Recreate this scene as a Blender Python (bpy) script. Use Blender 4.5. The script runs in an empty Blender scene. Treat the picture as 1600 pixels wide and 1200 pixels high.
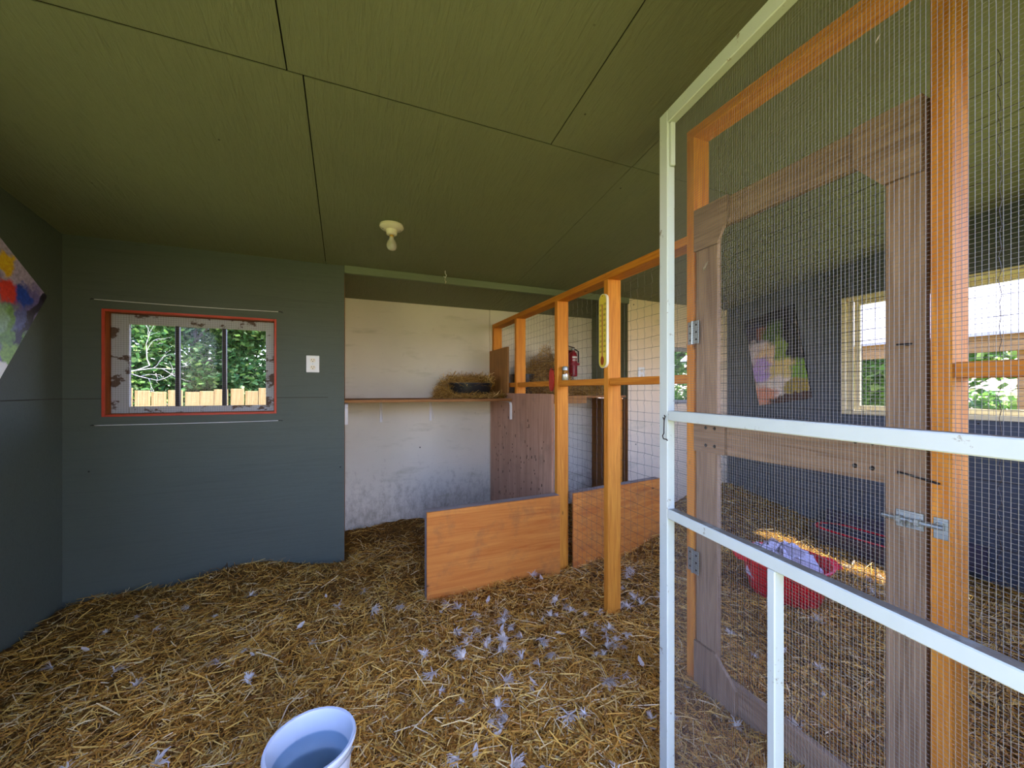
import bpy, math, random
import numpy as np
from mathutils import Vector, Matrix

random.seed(7)
RS = np.random.RandomState(11)
SC = bpy.context.scene
COL = SC.collection
R = math.radians

# ------------------------------------------------------------------ camera
THETA = math.atan(255 / 605)
cam_d = bpy.data.cameras.new('camera')
cam_d.sensor_width = 36.0
cam_d.lens = 605 / 1600 * 36.0
cam_d.shift_y = 10 / 1600
cam_d.clip_start = 0.01
cam = bpy.data.objects.new('camera', cam_d)
COL.objects.link(cam)
cam.location = (0, 0, 1.27)
cam.rotation_euler = (R(90), 0, -THETA)
SC.camera = cam

# ------------------------------------------------------------------ world, sun, exposure
SUN = Vector((0.53, -0.30, 1.07)).normalized()
wd = bpy.data.worlds.new('sky')
SC.world = wd
wd.use_nodes = True
wn = wd.node_tree
sky = wn.nodes.new('ShaderNodeTexSky')
sky.sky_type = 'NISHITA'
sky.sun_disc = False
sky.sun_elevation = math.asin(SUN.z)
sky.sun_rotation = math.atan2(SUN.x, SUN.y)
sky.air_density = 1.4
sky.dust_density = 0.6
sky.ozone_density = 2.5
bg = wn.nodes['Background']
bg.inputs['Strength'].default_value = 0.34
tint = wn.nodes.new('ShaderNodeMix')
tint.data_type = 'RGBA'; tint.blend_type = 'MULTIPLY'
tint.inputs[0].default_value = 1.0
tint.inputs[7].default_value = (1.0, 0.90, 1.24, 1.0)
wn.links.new(sky.outputs[0], tint.inputs[6])
wn.links.new(tint.outputs[2], bg.inputs[0])
sun_d = bpy.data.lights.new('sun', 'SUN')
sun_d.energy = 5.0
sun_d.angle = R(0.6)
sun_d.color = (1.0, 0.93, 0.80)
sun = bpy.data.objects.new('sun', sun_d)
COL.objects.link(sun)
sun.rotation_euler = (-SUN).to_track_quat('-Z', 'Y').to_euler()
sun.location = (6, -6, 9)

SC.view_settings.view_transform = 'Standard'
SC.view_settings.look = 'None'
SC.view_settings.gamma = 1.0
SC.view_settings.use_curve_mapping = False
SC.view_settings.exposure = 2.62
SC.cycles.use_denoising = True
SC.cycles.max_bounces = 8
SC.cycles.diffuse_bounces = 4
SC.cycles.transparent_max_bounces = 16
SC.cycles.caustics_reflective = False
SC.cycles.caustics_refractive = False

# ------------------------------------------------------------------ dimensions
XL, XR = -1.515, 3.89
YB, YA, YF = 3.05, 3.667, -0.12
XA0, XA1 = -0.03, 2.52
def zc(y): return 2.167 + 0.15 * (3.05 - y)
PX0, PX1 = 1.33, 1.419            # stud wall thickness

# ------------------------------------------------------------------ helpers
def srgb(r, g, b, a=1.0):
    f = lambda c: (c / 255 / 12.92) if c / 255 <= 0.04045 else ((c / 255 + 0.055) / 1.055) ** 2.4
    return (f(r), f(g), f(b), a)

def root_loc(o):
    v = Vector((0, 0, 0))
    while o is not None:
        v += o.location
        o = o.parent
    return v

class MB:
    def __init__(s):
        s.v = []; s.f = []
    def add(s, vs, fs):
        n = len(s.v)
        s.v += [tuple(p) for p in vs]
        s.f += [tuple(i + n for i in f) for f in fs]
        return s
    def box(s, x0, x1, y0, y1, z0, z1, ch=0.0):
        return s.obox(((x0+x1)/2, (y0+y1)/2, (z0+z1)/2), (x1-x0, y1-y0, z1-z0), None, ch)
    def obox(s, c, d, M=None, ch=0.0):
        hx, hy, hz = d[0]/2, d[1]/2, d[2]/2
        c = Vector(c)
        T = (lambda p: c + M @ Vector(p)) if M is not None else (lambda p: c + Vector(p))
        ch = min(ch, hx*.45, hy*.45, hz*.45)
        if ch <= 0:
            vs = [T((x*hx, y*hy, z*hz)) for z in (-1,1) for y in (-1,1) for x in (-1,1)]
            fs = [(0,2,3,1),(4,5,7,6),(0,1,5,4),(2,6,7,3),(0,4,6,2),(1,3,7,5)]
            return s.add(vs, fs)
        vs = []; ix = {}
        for sx in (-1,1):
            for sy in (-1,1):
                for sz in (-1,1):
                    for a in range(3):
                        p = [sx*(hx-ch), sy*(hy-ch), sz*(hz-ch)]
                        p[a] = (sx*hx, sy*hy, sz*hz)[a]
                        ix[(sx,sy,sz,a)] = len(vs); vs.append(T(p))
        fs = []
        for a in range(3):
            b, d2 = (a+1) % 3, (a+2) % 3
            for sa in (-1,1):
                q = []
                for sb, sd in ((-1,-1),(1,-1),(1,1),(-1,1)):
                    k = [0,0,0]; k[a]=sa; k[b]=sb; k[d2]=sd
                    q.append(ix[(k[0],k[1],k[2],a)])
                fs.append(q if sa > 0 else q[::-1])
            for sb in (-1,1):
                for sd in (-1,1):
                    k0=[0,0,0]; k1=[0,0,0]
                    k0[a]=-1; k1[a]=1; k0[b]=k1[b]=sb; k0[d2]=k1[d2]=sd
                    q=[ix[(*k0,b)],ix[(*k1,b)],ix[(*k1,d2)],ix[(*k0,d2)]]
                    fs.append(q if sb*sd < 0 else q[::-1])
        for sx in (-1,1):
            for sy in (-1,1):
                for sz in (-1,1):
                    q=[ix[(sx,sy,sz,0)],ix[(sx,sy,sz,1)],ix[(sx,sy,sz,2)]]
                    fs.append(q if sx*sy*sz > 0 else q[::-1])
        return s.add(vs, fs)
    def prism(s, poly, axis, a0, a1):
        n = len(poly)
        area = sum(poly[i][0]*poly[(i+1)%n][1]-poly[(i+1)%n][0]*poly[i][1] for i in range(n))
        if area < 0: poly = poly[::-1]
        m = {'x': lambda p, a: (a, p[0], p[1]), 'y': lambda p, a: (p[0], a, p[1]), 'z': lambda p, a: (p[0], p[1], a)}[axis]
        if axis == 'y': a0, a1 = a1, a0
        vs = [m(p, a0) for p in poly] + [m(p, a1) for p in poly]
        fs = [tuple(range(n))[::-1], tuple(range(n, 2*n))]
        fs += [(i, (i+1) % n, n+(i+1) % n, n+i) for i in range(n)]
        return s.add(vs, fs)
    def tube(s, pts, r, n=6, caps=True):
        pts = [Vector(p) for p in pts]
        rs = r if isinstance(r, (list, tuple)) else [r]*len(pts)
        vs = []; fs = []
        t0 = (pts[1]-pts[0]).normalized()
        up = Vector((0,0,1)) if abs(t0.z) < .9 else Vector((1,0,0))
        u = t0.cross(up).normalized()
        for i, p in enumerate(pts):
            t = (pts[min(i+1, len(pts)-1)] - pts[max(i-1, 0)])
            t = t.normalized() if t.length > 1e-9 else t0
            u = (u - t*u.dot(t)); u = u.normalized() if u.length > 1e-6 else t.orthogonal().normalized()
            w = t.cross(u)
            for k in range(n):
                a = 2*math.pi*k/n
                vs.append(p + (u*math.cos(a) + w*math.sin(a))*rs[i])
        for i in range(len(pts)-1):
            for k in range(n):
                fs.append((i*n+k, i*n+(k+1) % n, (i+1)*n+(k+1) % n, (i+1)*n+k))
        if caps:
            fs.append(tuple(range(n))[::-1]); fs.append(tuple(range((len(pts)-1)*n, len(pts)*n)))
        return s.add(vs, fs)
    def lathe(s, prof, c, n=24, M=None, sx=1.0, sy=1.0):
        c = Vector(c); vs = []; fs = []
        for (r, z) in prof:
            for k in range(n):
                a = 2*math.pi*k/n
                p = Vector((r*math.cos(a)*sx, r*math.sin(a)*sy, z))
                vs.append(c + (M @ p if M is not None else p))
        m = len(prof)
        for i in range(m-1):
            for k in range(n):
                fs.append((i*n+k, i*n+(k+1) % n, (i+1)*n+(k+1) % n, (i+1)*n+k))
        if prof[0][0] > 1e-6: fs.append(tuple(range(n))[::-1])
        if prof[-1][0] > 1e-6: fs.append(tuple(range((m-1)*n, m*n)))
        return s.add(vs, fs)
    def build(s, name, mat, parent=None, smooth=False, local=False):
        off = Vector((0,0,0)) if local else root_loc(parent)
        me = bpy.data.meshes.new(name)
        me.from_pydata([(p[0]-off.x, p[1]-off.y, p[2]-off.z) for p in s.v], [], s.f)
        if mat: me.materials.append(mat)
        me.update()
        if smooth:
            me.polygons.foreach_set('use_smooth', [True]*len(me.polygons))
            try: me.set_sharp_from_angle(angle=R(40))
            except Exception: pass
        o = bpy.data.objects.new(name, me)
        COL.objects.link(o)
        if parent: o.parent = parent
        return o

def tag(o, label=None, cat=None, group=None, kind=None):
    if label: o['label'] = label
    if cat: o['category'] = cat
    if group: o['group'] = group
    if kind: o['kind'] = kind
    return o
def thing(name, label=None, cat=None, loc=(0,0,0), group=None, kind=None):
    o = bpy.data.objects.new(name, None)
    o.empty_display_size = 0.05
    COL.objects.link(o); o.location = loc
    return tag(o, label, cat, group, kind)
def copy_tree(o, parent=None):
    c = o.copy(); COL.objects.link(c); c.parent = parent
    for ch in list(o.children): copy_tree(ch, c)
    return c

# ------------------------------------------------------------------ materials
class NT:
    def __init__(s, name, rough=0.7, spec=0.3):
        s.m = bpy.data.materials.new(name); s.m.use_nodes = True
        s.t = s.m.node_tree; s.b = s.t.nodes['Principled BSDF']
        s.b.inputs['Roughness'].default_value = rough
        s.b.inputs['Specular IOR Level'].default_value = spec
        s.tc = None
    def n(s, t, **k):
        o = s.t.nodes.new(t)
        for a, v in k.items(): setattr(o, a, v)
        return o
    def l(s, a, b): s.t.links.new(a, b)
    def coord(s, scale=(1,1,1), loc=(0,0,0), rot=(0,0,0), src='Object'):
        if s.tc is None: s.tc = s.n('ShaderNodeTexCoord')
        mp = s.n('ShaderNodeMapping')
        mp.inputs['Scale'].default_value = scale; mp.inputs['Location'].default_value = loc; mp.inputs['Rotation'].default_value = rot
        s.l(s.tc.outputs[src], mp.inputs['Vector']); return mp.outputs[0]
    def noise(s, vec, scale, detail=4, rough=.55, dist=0.0):
        o = s.n('ShaderNodeTexNoise'); s.l(vec, o.inputs['Vector'])
        o.inputs['Scale'].default_value = scale; o.inputs['Detail'].default_value = detail
        o.inputs['Roughness'].default_value = rough; o.inputs['Distortion'].default_value = dist
        return o.outputs['Fac']
    def ramp(s, fac, stops, interp='LINEAR'):
        o = s.n('ShaderNodeValToRGB'); s.l(fac, o.inputs[0])
        e = o.color_ramp; e.interpolation = interp
        while len(e.elements) < len(stops): e.elements.new(0.5)
        for el, (p, c) in zip(e.elements, stops):
            el.position = p; el.color = c if len(c) == 4 else (*c, 1)
        return o.outputs[0]
    def mix(s, fac, a, b, mode='MIX'):
        o = s.n('ShaderNodeMix', data_type='RGBA', blend_type=mode)
        for v, i in ((fac, 0), (a, 6), (b, 7)):
            if isinstance(v, (int, float, tuple)): o.inputs[i].default_value = v
            else: s.l(v, o.inputs[i])
        return o.outputs[2]
    def math(s, op, a, b=0.0, c=None, clamp=False):
        o = s.n('ShaderNodeMath', operation=op, use_clamp=clamp)
        for i, v in enumerate((a, b) if c is None else (a, b, c)):
            if isinstance(v, (int, float)): o.inputs[i].default_value = v
            else: s.l(v, o.inputs[i])
        return o.outputs[0]
    def sep(s, vec):
        o = s.n('ShaderNodeSeparateXYZ'); s.l(vec, o.inputs[0]); return o.outputs
    def bump(s, h, strength=.3, dist=.01):
        o = s.n('ShaderNodeBump'); o.inputs['Strength'].default_value = strength; o.inputs['Distance'].default_value = dist
        s.l(h, o.inputs['Height']); s.l(o.outputs[0], s.b.inputs['Normal'])
    def color(s, c):
        if isinstance(c, tuple): s.b.inputs['Base Color'].default_value = c
        else: s.l(c, s.b.inputs['Base Color'])
        return s.m

BLK = (0,0,0,1); WHT = (1,1,1,1)

def plain(name, c, rough=.5, spec=.4, metal=0.0, var=.0):
    k = NT(name, rough, spec); k.b.inputs['Metallic'].default_value = metal
    if var:
        f = k.noise(k.coord(), 18, 4)
        d = tuple(x*(1-var) for x in c[:3]) + (1,)
        return k.color(k.mix(f, d, tuple(min(1, x*(1+var*.6)) for x in c[:3]) + (1,)))
    return k.color(c)

def specks(k, col, scale=9.0, thr=.05, dark=srgb(25,22,15)):
    vo = k.n('ShaderNodeTexVoronoi'); k.l(k.coord(), vo.inputs['Vector']); vo.inputs['Scale'].default_value = scale
    sm = k.ramp(vo.outputs['Distance'], [(thr*.6, WHT), (thr, BLK)])
    pick = k.ramp(k.sep(vo.outputs['Color'])[0], [(.62, BLK), (.64, WHT)])
    return k.mix(k.math('MULTIPLY', sm, pick), col, dark)

def paint_ply(name, c, grain='y', var=.16, grainbump=.55):
    k = NT(name, .62, .25)
    sc = {'x': (.9, 22, 22), 'y': (22, .9, 22), 'z': (22, 22, .9)}[grain]
    g = k.noise(k.coord(sc), 2.2, 6, .62, .9)
    b = k.noise(k.coord(), 1.1, 5, .6)
    fine = k.noise(k.coord(), 45, 3)
    lo = tuple(x*(1-var*1.4) for x in c[:3]) + (1,); hi = tuple(x*(1+var) for x in c[:3]) + (1,)
    col = k.mix(b, lo, hi)
    col = k.mix(k.ramp(g, [(.30, (.5,.5,.5)), (.5, WHT)]), tuple(x*.80 for x in c[:3]) + (1,), col)
    col = k.mix(k.math('MULTIPLY', fine, .18), col, tuple(x*.6 for x in c[:3]) + (1,))
    col = specks(k, col, 6.5, .045)
    k.bump(k.math('ADD', g, k.math('MULTIPLY', fine, .15)), grainbump, .006)
    return k.color(col)

def wood(name, c, dark, axis='z', rough=.62, knots=True, stain=0.0, scale=1.0):
    k = NT(name, rough, .25)
    s_long, s_x = 1.4*scale, 26*scale
    sc = {'x': (s_long, s_x, s_x), 'y': (s_x, s_long, s_x), 'z': (s_x, s_x, s_long)}[axis]
    g = k.noise(k.coord(sc), 2.0, 7, .6, 1.2)
    col = k.mix(k.ramp(g, [(.32, BLK), (.66, WHT)]), dark, c)
    big = k.noise(k.coord(), 2.6, 3)
    col = k.mix(k.ramp(big, [(.35, (.35,.35,.35)), (.65, BLK)]), col, dark)
    if knots:
        ks = {'x': (1, 2.2, 2.2), 'y': (2.2, 1, 2.2), 'z': (2.2, 2.2, 1)}[axis]
        vo = k.n('ShaderNodeTexVoronoi'); k.l(k.coord(ks), vo.inputs['Vector']); vo.inputs['Scale'].default_value = 3.4
        kn = k.ramp(vo.outputs['Distance'], [(.03, WHT), (.075, BLK)])
        col = k.mix(k.math('MULTIPLY', kn, .85), col, tuple(x*.25 for x in dark[:3]) + (1,))
    if stain:
        st = k.noise(k.coord(), 5.5, 6, .65)
        col = k.mix(k.ramp(st, [(.52, BLK), (.68, (stain,)*3)]), col, srgb(70, 62, 55))
    k.bump(g, .25, .003)
    return k.color(col)

M = {}
M['ceil'] = paint_ply('painted_ceiling_plywood', srgb(122, 124, 98), 'y', .16, 1.0)
M['wall'] = paint_ply('painted_wall_plywood', srgb(84, 91, 79), 'x', .14, .30)
M['wallr'] = paint_ply('painted_blue_grey_plywood', srgb(82, 88, 94), 'x', .12, .30)
M['trim'] = paint_ply('painted_trim_wood', srgb(116, 124, 98), 'x', .10, .25)
M['studw'] = wood('pine_stud_wood', srgb(226, 154, 54), srgb(190, 112, 32), 'z')
M['raily'] = wood('pine_rail_wood', srgb(224, 152, 54), srgb(188, 110, 32), 'y')
M['brownz'] = wood('weathered_wood_upright', srgb(168, 140, 110), srgb(122, 96, 72), 'z', .75)
M['browny'] = wood('weathered_wood_crosswise', srgb(166, 138, 108), srgb(120, 94, 70), 'y', .75)
M['plyx'] = wood('bare_plywood', srgb(216, 142, 62), srgb(184, 102, 36), 'x', .6, True, .35, .55)
M['plyz'] = wood('bare_plywood_upright', srgb(196, 156, 128), srgb(162, 120, 94), 'z', .6, False, .25, .6)
M['plybr'] = wood('brown_plywood', srgb(176, 126, 70), srgb(140, 96, 48), 'z', .65, False, .2, .6)
M['greyw'] = wood('grey_weathered_wood', srgb(172, 160, 150), srgb(128, 116, 106), 'x', .8, False)
M['shelf'] = wood('shelf_wood', srgb(170, 120, 70), srgb(120, 78, 40), 'x', .65)
M['fence'] = wood('fence_wood', srgb(196, 164, 112), srgb(150, 116, 66), 'z', .8)
M['dark'] = plain('dark_void', srgb(18, 16, 14), .9, .1)
M['blackp'] = plain('black_plastic', srgb(20, 21, 24), .35, .5)
M['red'] = plain('red_plastic', srgb(236, 18, 40), .35, .5, 0, .12)
M['redd'] = plain('dark_red_plastic', srgb(150, 22, 40), .4, .45, 0, .2)
M['redtag'] = plain('red_rubber', srgb(186, 58, 48), .5, .4, 0, .15)
M['white'] = plain('white_plastic', srgb(226, 226, 222), .35, .45, 0, .05)
M['porc'] = plain('white_porcelain', srgb(232, 222, 200), .25, .5)
M['brass'] = plain('brass', srgb(190, 150, 70), .35, .5, 1.0)
M['zinc'] = plain('zinc_steel', srgb(170, 180, 178), .42, .5, .85, .25)
M['iron'] = plain('dark_iron', srgb(52, 48, 46), .5, .5, .7, .3)
M['wire'] = plain('galvanised_wire', srgb(120, 117, 112), .55, .4, .3)
M['dwire'] = plain('dull_fence_wire', srgb(96, 92, 84), .55, .4, .5)
M['bracket'] = plain('white_enamel_steel', srgb(218, 216, 214), .4, .45)
M['pail'] = plain('pale_blue_plastic', srgb(204, 210, 210), .35, .45, 0, .04)
M['orange'] = wood('orange_brown_reveal', srgb(164, 84, 30), srgb(120, 52, 16), 'z', .55, False)
M['redpaint'] = plain('red_weather_tape', srgb(190, 68, 40), .45, .45, 0, .3)
M['dkwire'] = plain('dark_fence_wire', srgb(50, 46, 42), .6, .4, .4)
M['cream'] = plain('cream_window_frame', srgb(222, 208, 164), .5, .4, 0, .08)
M['peel'] = None

def white_wall(name, c, splash):
    k = NT(name, .75, .2)
    b = k.noise(k.coord(), 1.6, 5, .6)
    col = k.mix(b, tuple(x*.8 for x in c[:3]) + (1,), tuple(min(.9, x*1.08) for x in c[:3]) + (1,))
    st = k.noise(k.coord((1, 1, .6)), 16, 8, .8)
    z = k.sep(k.coord())[2]
    low = k.math('MULTIPLY', k.math('SUBTRACT', .70, z), .40, clamp=True)
    col = k.mix(k.math('MULTIPLY', k.ramp(k.math('ADD', st, low), [(.60, BLK), (.98, WHT)]), splash), col, srgb(92, 72, 44))
    sm = k.noise(k.coord((1.2, 1, 5)), 1.6, 4, .6)
    col = k.mix(k.ramp(sm, [(.56, BLK), (.72, (.45,.45,.45))]), col, srgb(150, 146, 112))
    col = specks(k, col, 7, .06, srgb(60, 52, 40))
    k.bump(st, .12, .004)
    return k.color(col)
M['whitewall'] = white_wall('grimy_white_wall', srgb(216, 208, 186), .8)
M['beige'] = white_wall('beige_wall', srgb(238, 214, 180), .2)

def screen_white():
    k = NT('chipped_white_paint', .5, .35)
    f = k.noise(k.coord(), 30, 6, .7)
    b = k.noise(k.coord((1, 1, .35)), 6, 5, .65)
    col = k.mix(b, srgb(172, 182, 168), srgb(198, 204, 194))
    col = k.mix(k.ramp(f, [(.62, BLK), (.69, WHT)]), col, srgb(110, 92, 62))
    ge = k.n('ShaderNodeNewGeometry')
    up = k.ramp(k.sep(ge.outputs['Normal'])[2], [(.75, BLK), (.9, WHT)])
    dustn = k.ramp(k.noise(k.coord(), 24, 5, .7), [(.25, (.35,.35,.35)), (.5, (.95,.95,.95))])
    col = k.mix(k.math('MULTIPLY', up, dustn), col, srgb(112, 102, 84))
    return k.color(col)
M['screen'] = screen_white()
def peel_mat():
    k = NT('peeling_grey_paint', .6, .3)
    f = k.noise(k.coord((1, 1, 1.5)), 9, 6, .65)
    return k.color(k.mix(k.ramp(f, [(.56, BLK), (.60, WHT)]), srgb(176, 176, 174), srgb(86, 66, 50)))
M['peel'] = peel_mat()

def glassmat(name, tint, fac=.06):
    m = bpy.data.materials.new(name); m.use_nodes = True; t = m.node_tree
    for n in list(t.nodes):
        if n.type != 'OUTPUT_MATERIAL': t.nodes.remove(n)
    out = [n for n in t.nodes if n.type == 'OUTPUT_MATERIAL'][0]
    tr = t.nodes.new('ShaderNodeBsdfTransparent'); tr.inputs[0].default_value = tint
    gl = t.nodes.new('ShaderNodeBsdfGlossy'); gl.inputs['Roughness'].default_value = .03
    mx = t.nodes.new('ShaderNodeMixShader'); mx.inputs[0].default_value = fac
    t.links.new(tr.outputs[0], mx.inputs[1]); t.links.new(gl.outputs[0], mx.inputs[2]); t.links.new(mx.outputs[0], out.inputs[0])
    return m
M['glass'] = glassmat('dimming_window_glass', (.74, .76, .78, 1), .008)  # pane tint is there to dim the overbright outdoors
def frosted():
    k = NT('frosted_bulb_glass', .18, .5); k.b.inputs['Transmission Weight'].default_value = .55
    return k.color(srgb(236, 230, 210))
M['bulb'] = frosted()
M['jar'] = glassmat('jar_glass', (.86, .88, .84, 1), .18)

def strand_mat(name, stops, rough=.6, trans=.25):
    m = bpy.data.materials.new(name); m.use_nodes = True; t = m.node_tree
    b = t.nodes['Principled BSDF']; b.inputs['Roughness'].default_value = rough; b.inputs['Specular IOR Level'].default_value = .3
    at = t.nodes.new('ShaderNodeAttribute'); at.attribute_name = 'rnd'
    rp = t.nodes.new('ShaderNodeValToRGB'); e = rp.color_ramp
    while len(e.elements) < len(stops): e.elements.new(.5)
    for el, (p, c) in zip(e.elements, stops): el.position = p; el.color = c
    t.links.new(at.outputs['Fac'], rp.inputs[0]); t.links.new(rp.outputs[0], b.inputs['Base Color'])
    if trans:
        out = [n for n in t.nodes if n.type == 'OUTPUT_MATERIAL'][0]
        tl = t.nodes.new('ShaderNodeBsdfTranslucent'); t.links.new(rp.outputs[0], tl.inputs[0])
        mx = t.nodes.new('ShaderNodeMixShader'); mx.inputs[0].default_value = trans
        t.links.new(b.outputs[0], mx.inputs[1]); t.links.new(tl.outputs[0], mx.inputs[2]); t.links.new(mx.outputs[0], out.inputs[0])
    return m
M['straw'] = strand_mat('loose_straw', [(0, srgb(110, 72, 28)), (.25, srgb(186, 128, 46)), (.5, srgb(228, 170, 66)), (.8, srgb(246, 206, 104)), (1, srgb(240, 220, 170))])
M['hay'] = strand_mat('nest_straw', [(0, srgb(110, 78, 36)), (.4, srgb(184, 140, 64)), (.8, srgb(222, 184, 100)), (1, srgb(236, 208, 146))])
M['leafa'] = strand_mat('tree_leaves', [(0, srgb(44, 80, 40)), (.5, srgb(92, 136, 66)), (.85, srgb(146, 178, 96)), (1, srgb(190, 204, 130))], .5, .4)
M['leafb'] = strand_mat('hedge_leaves', [(0, srgb(84, 130, 58)), (.5, srgb(134, 178, 84)), (1, srgb(196, 216, 134))], .5, .55)
M['feather'] = strand_mat('white_feather', [(0, srgb(204, 190, 170)), (1, srgb(234, 224, 206))], .8, .3)
M['bark'] = wood('tree_bark', srgb(150, 138, 120), srgb(84, 74, 60), 'z', .85, False)
def bed_mat():
    k = NT('matted_straw_bed', .85, .1)
    a = k.noise(k.coord(), 38, 6, .75, .6); b = k.noise(k.coord(), 3.2, 4)
    col = k.mix(k.ramp(a, [(.32, BLK), (.7, WHT)]), srgb(54, 36, 14), srgb(172, 122, 48))
    col = k.mix(k.ramp(b, [(.4, BLK), (.7, (.5,.5,.5))]), col, srgb(62, 48, 34))
    k.bump(a, .9, .02)
    return k.color(col)
M['bed'] = bed_mat()
def ground_mat():
    k = NT('dry_grass_ground', .9, .1)
    a = k.noise(k.coord(), 3, 6, .7)
    return k.color(k.mix(a, srgb(112, 120, 56), srgb(170, 164, 96)))
M['ground'] = ground_mat()
M['roofm'] = plain('pale_metal_roofing', srgb(222, 208, 200), .6, .3)
M['fascia'] = wood('tan_fascia_wood', srgb(196, 150, 96), srgb(160, 112, 62), 'y', .7, False)
M['ext'] = plain('outside_siding', srgb(58, 50, 42), .8, .2)

# ------------------------------------------------------------------ setting: ground, floor, roof, ceiling
tag(MB().box(-30, 40, -30, 40, -.30, -.12).build('ground', M['ground']), kind='structure')
tag(MB().box(XL-.1, XR+.1, YF-.1, YA+.1, -.11, 0).build('floor', M['dark']), kind='structure')

def slope_slab(x0, x1, y0, y1, lo, hi):
    m = MB()
    m.prism([(y0, zc(y0)+lo), (y1, zc(y1)+lo), (y1, zc(y1)+hi), (y0, zc(y0)+hi)], 'x', x0, x1)
    return m
tag(slope_slab(XL-.35, XR+.47, YF-.55, YA+.35, .03, .10).build('roof', M['dark']), kind='structure')  # unseen slab added to block the sun; right eave shaped to trim its patch
ceil = thing('ceiling', 'olive green painted plywood ceiling sloping down to the back wall', kind='structure', loc=(0, 0, 2.2))
rows = [(1.56, YA+.02, [XL-.02, -.15, 1.31, 2.75, XR+.02]), (YF-.02, 1.56, [XL-.02, -.2, .85, 1.31, 2.75, XR+.02])]
for y0, y1, xs in rows:
    for a, b in zip(xs[:-1], xs[1:]):
        dz = random.uniform(0, .004)
        slope_slab(a+.0024, b-.0024, y0+.0032, y1-.0032, dz, dz+.004).build('ceiling_panel', M['ceil'], ceil)

# ------------------------------------------------------------------ walls
WX0, WX1, WZ0, WZ1 = -1.342, -.457, 1.117, 1.750      # window in the grey wall
wb = thing('wall_back', 'dark grey green plywood wall with the small barred window', kind='structure', loc=(-.77, YB, 0))
top = zc(YB)+.02
lower = [(XL-.1, 0), (-.134, 0), (-.134, 1.2185), (WX1, 1.2185), (WX1, WZ0), (WX0, WZ0), (WX0, 1.2185), (XL-.1, 1.2185)]
upper = [(XL-.1, 1.2225), (WX0, 1.2225), (WX0, WZ1), (WX1, WZ1), (WX1, 1.2225), (-.134, 1.2225), (-.134, top), (XL-.1, top)]
MB().prism(lower, 'y', YB, YB+.013).build('panel', M['wall'], wb)
MB().prism(upper, 'y', YB, YB+.013).build('panel', M['wall'], wb)
MB().box(-.136, XA0, YB-.006, YB+.02, 0, top).build('corner_board', M['wall'], wb)
back = MB()
for a, b, c, d in ((XL-.1, WX0, 0, top), (WX1, XA0-.015, 0, top), (WX0, WX1, 0, WZ0), (WX0, WX1, WZ1, top)):
    back.box(a, b, YB+.0135, YB+.11, c, d)
back.build('wall_core', M['ext'], wb)

tag(MB().box(XA0-.015, XA0, YB+.02, YA+.05, 0, zc(YB)).build('wall_alcove_left', M['plybr']), kind='structure')  # unseen face, made brown so its bounce warms and darkens the alcove
wal = thing('wall_alcove', 'grimy off-white back wall of the nesting alcove', kind='structure', loc=(1.2, YA, 0))
MB().box(XA0-.015, 1.30, YA, YA+.02, 0, 2.10).build('panel', M['whitewall'], wal)
MB().box(1.304, XA1+.015, YA, YA+.02, 0, 2.10).build('panel', M['whitewall'], wal)
MB().box(XA0-.1, XA1+.1, YA+.021, YA+.1, 0, 2.12).build('wall_core', M['ext'], wal)
wr = thing('wall_alcove_right', kind='structure', loc=(XA1, YB, 0))
MB().box(XA1, XA1+.015, YB+.013, YA, 1.19, zc(YB)).build('panel', M['trim'], wr)
MB().box(XA1, XA1+.015, YB+.013, YA, 0, 1.187).build('panel', M['plybr'], wr)

# beige wall with a second window
W2 = (3.02, 3.55, 1.13, 1.72)
wbe = thing('wall_beige', 'beige painted wall panel at the far end of the hen pen', kind='structure', loc=(3.2, YB, 0))
m = MB()
for a, b, c, d in ((XA1, W2[0], 0, top), (W2[1], XR+.05, 0, top), (W2[0], W2[1], 0, W2[2]), (W2[0], W2[1], W2[3], top)):
    m.box(a, b, YB, YB+.013, c, d)
m.build('panel', M['beige'], wbe)
m = MB()
for a, b, c, d in ((XA1+.016, W2[0], 0, top), (W2[1], XR+.1, 0, top), (W2[0], W2[1], 0, W2[2]), (W2[0], W2[1], W2[3], top)):
    m.box(a, b, YB+.0135, YB+.1, c, d)
m.build('wall_core', M['ext'], wbe)

# left wall
wl = thing('wall_left', 'dark grey green plywood wall on the left', kind='structure', loc=(XL, 1.5, 0))
LW = (.02, 1.66, .90, 2.02)     # window of the left wall, out of frame: y0 y1 z0 z1
MB().prism([(YF-.02, 0), (YB, 0), (YB, 1.2185), (LW[1], 1.2185), (LW[1], LW[2]), (LW[0], LW[2]), (LW[0], 1.2185), (YF-.02, 1.2185)], 'x', XL-.013, XL).build('panel', M['wall'], wl)
MB().prism([(1.70, 1.2225), (YB, 1.2225), (YB, zc(YB)), (1.70, zc(1.70))], 'x', XL-.013, XL).build('panel', M['wall'], wl)
MB().prism([(YF-.02, 1.2225), (LW[0], 1.2225), (LW[0], LW[3]), (LW[1], LW[3]), (LW[1], 1.2225), (1.697, 1.2225), (1.697, zc(1.697)), (YF-.02, zc(YF))], 'x', XL-.013, XL-.001).build('panel', M['wall'], wl)
m = MB()
m.prism([(YF-.1, 0), (LW[0], 0), (LW[0], zc(LW[0])+.02), (YF-.1, zc(YF)+.02)], 'x', XL-.1, XL-.0135)
m.prism([(LW[1], 0), (YB+.1, 0), (YB+.1, zc(YB)+.02), (LW[1], zc(LW[1])+.02)], 'x', XL-.1, XL-.0135)
m.prism([(LW[0], 0), (LW[1], 0), (LW[1], LW[2]), (LW[0], LW[2])], 'x', XL-.1, XL-.0135)
m.prism([(LW[0], LW[3]), (LW[1], LW[3]), (LW[1], zc(LW[1])+.02), (LW[0], zc(LW[0])+.02)], 'x', XL-.1, XL-.0135)
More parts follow.
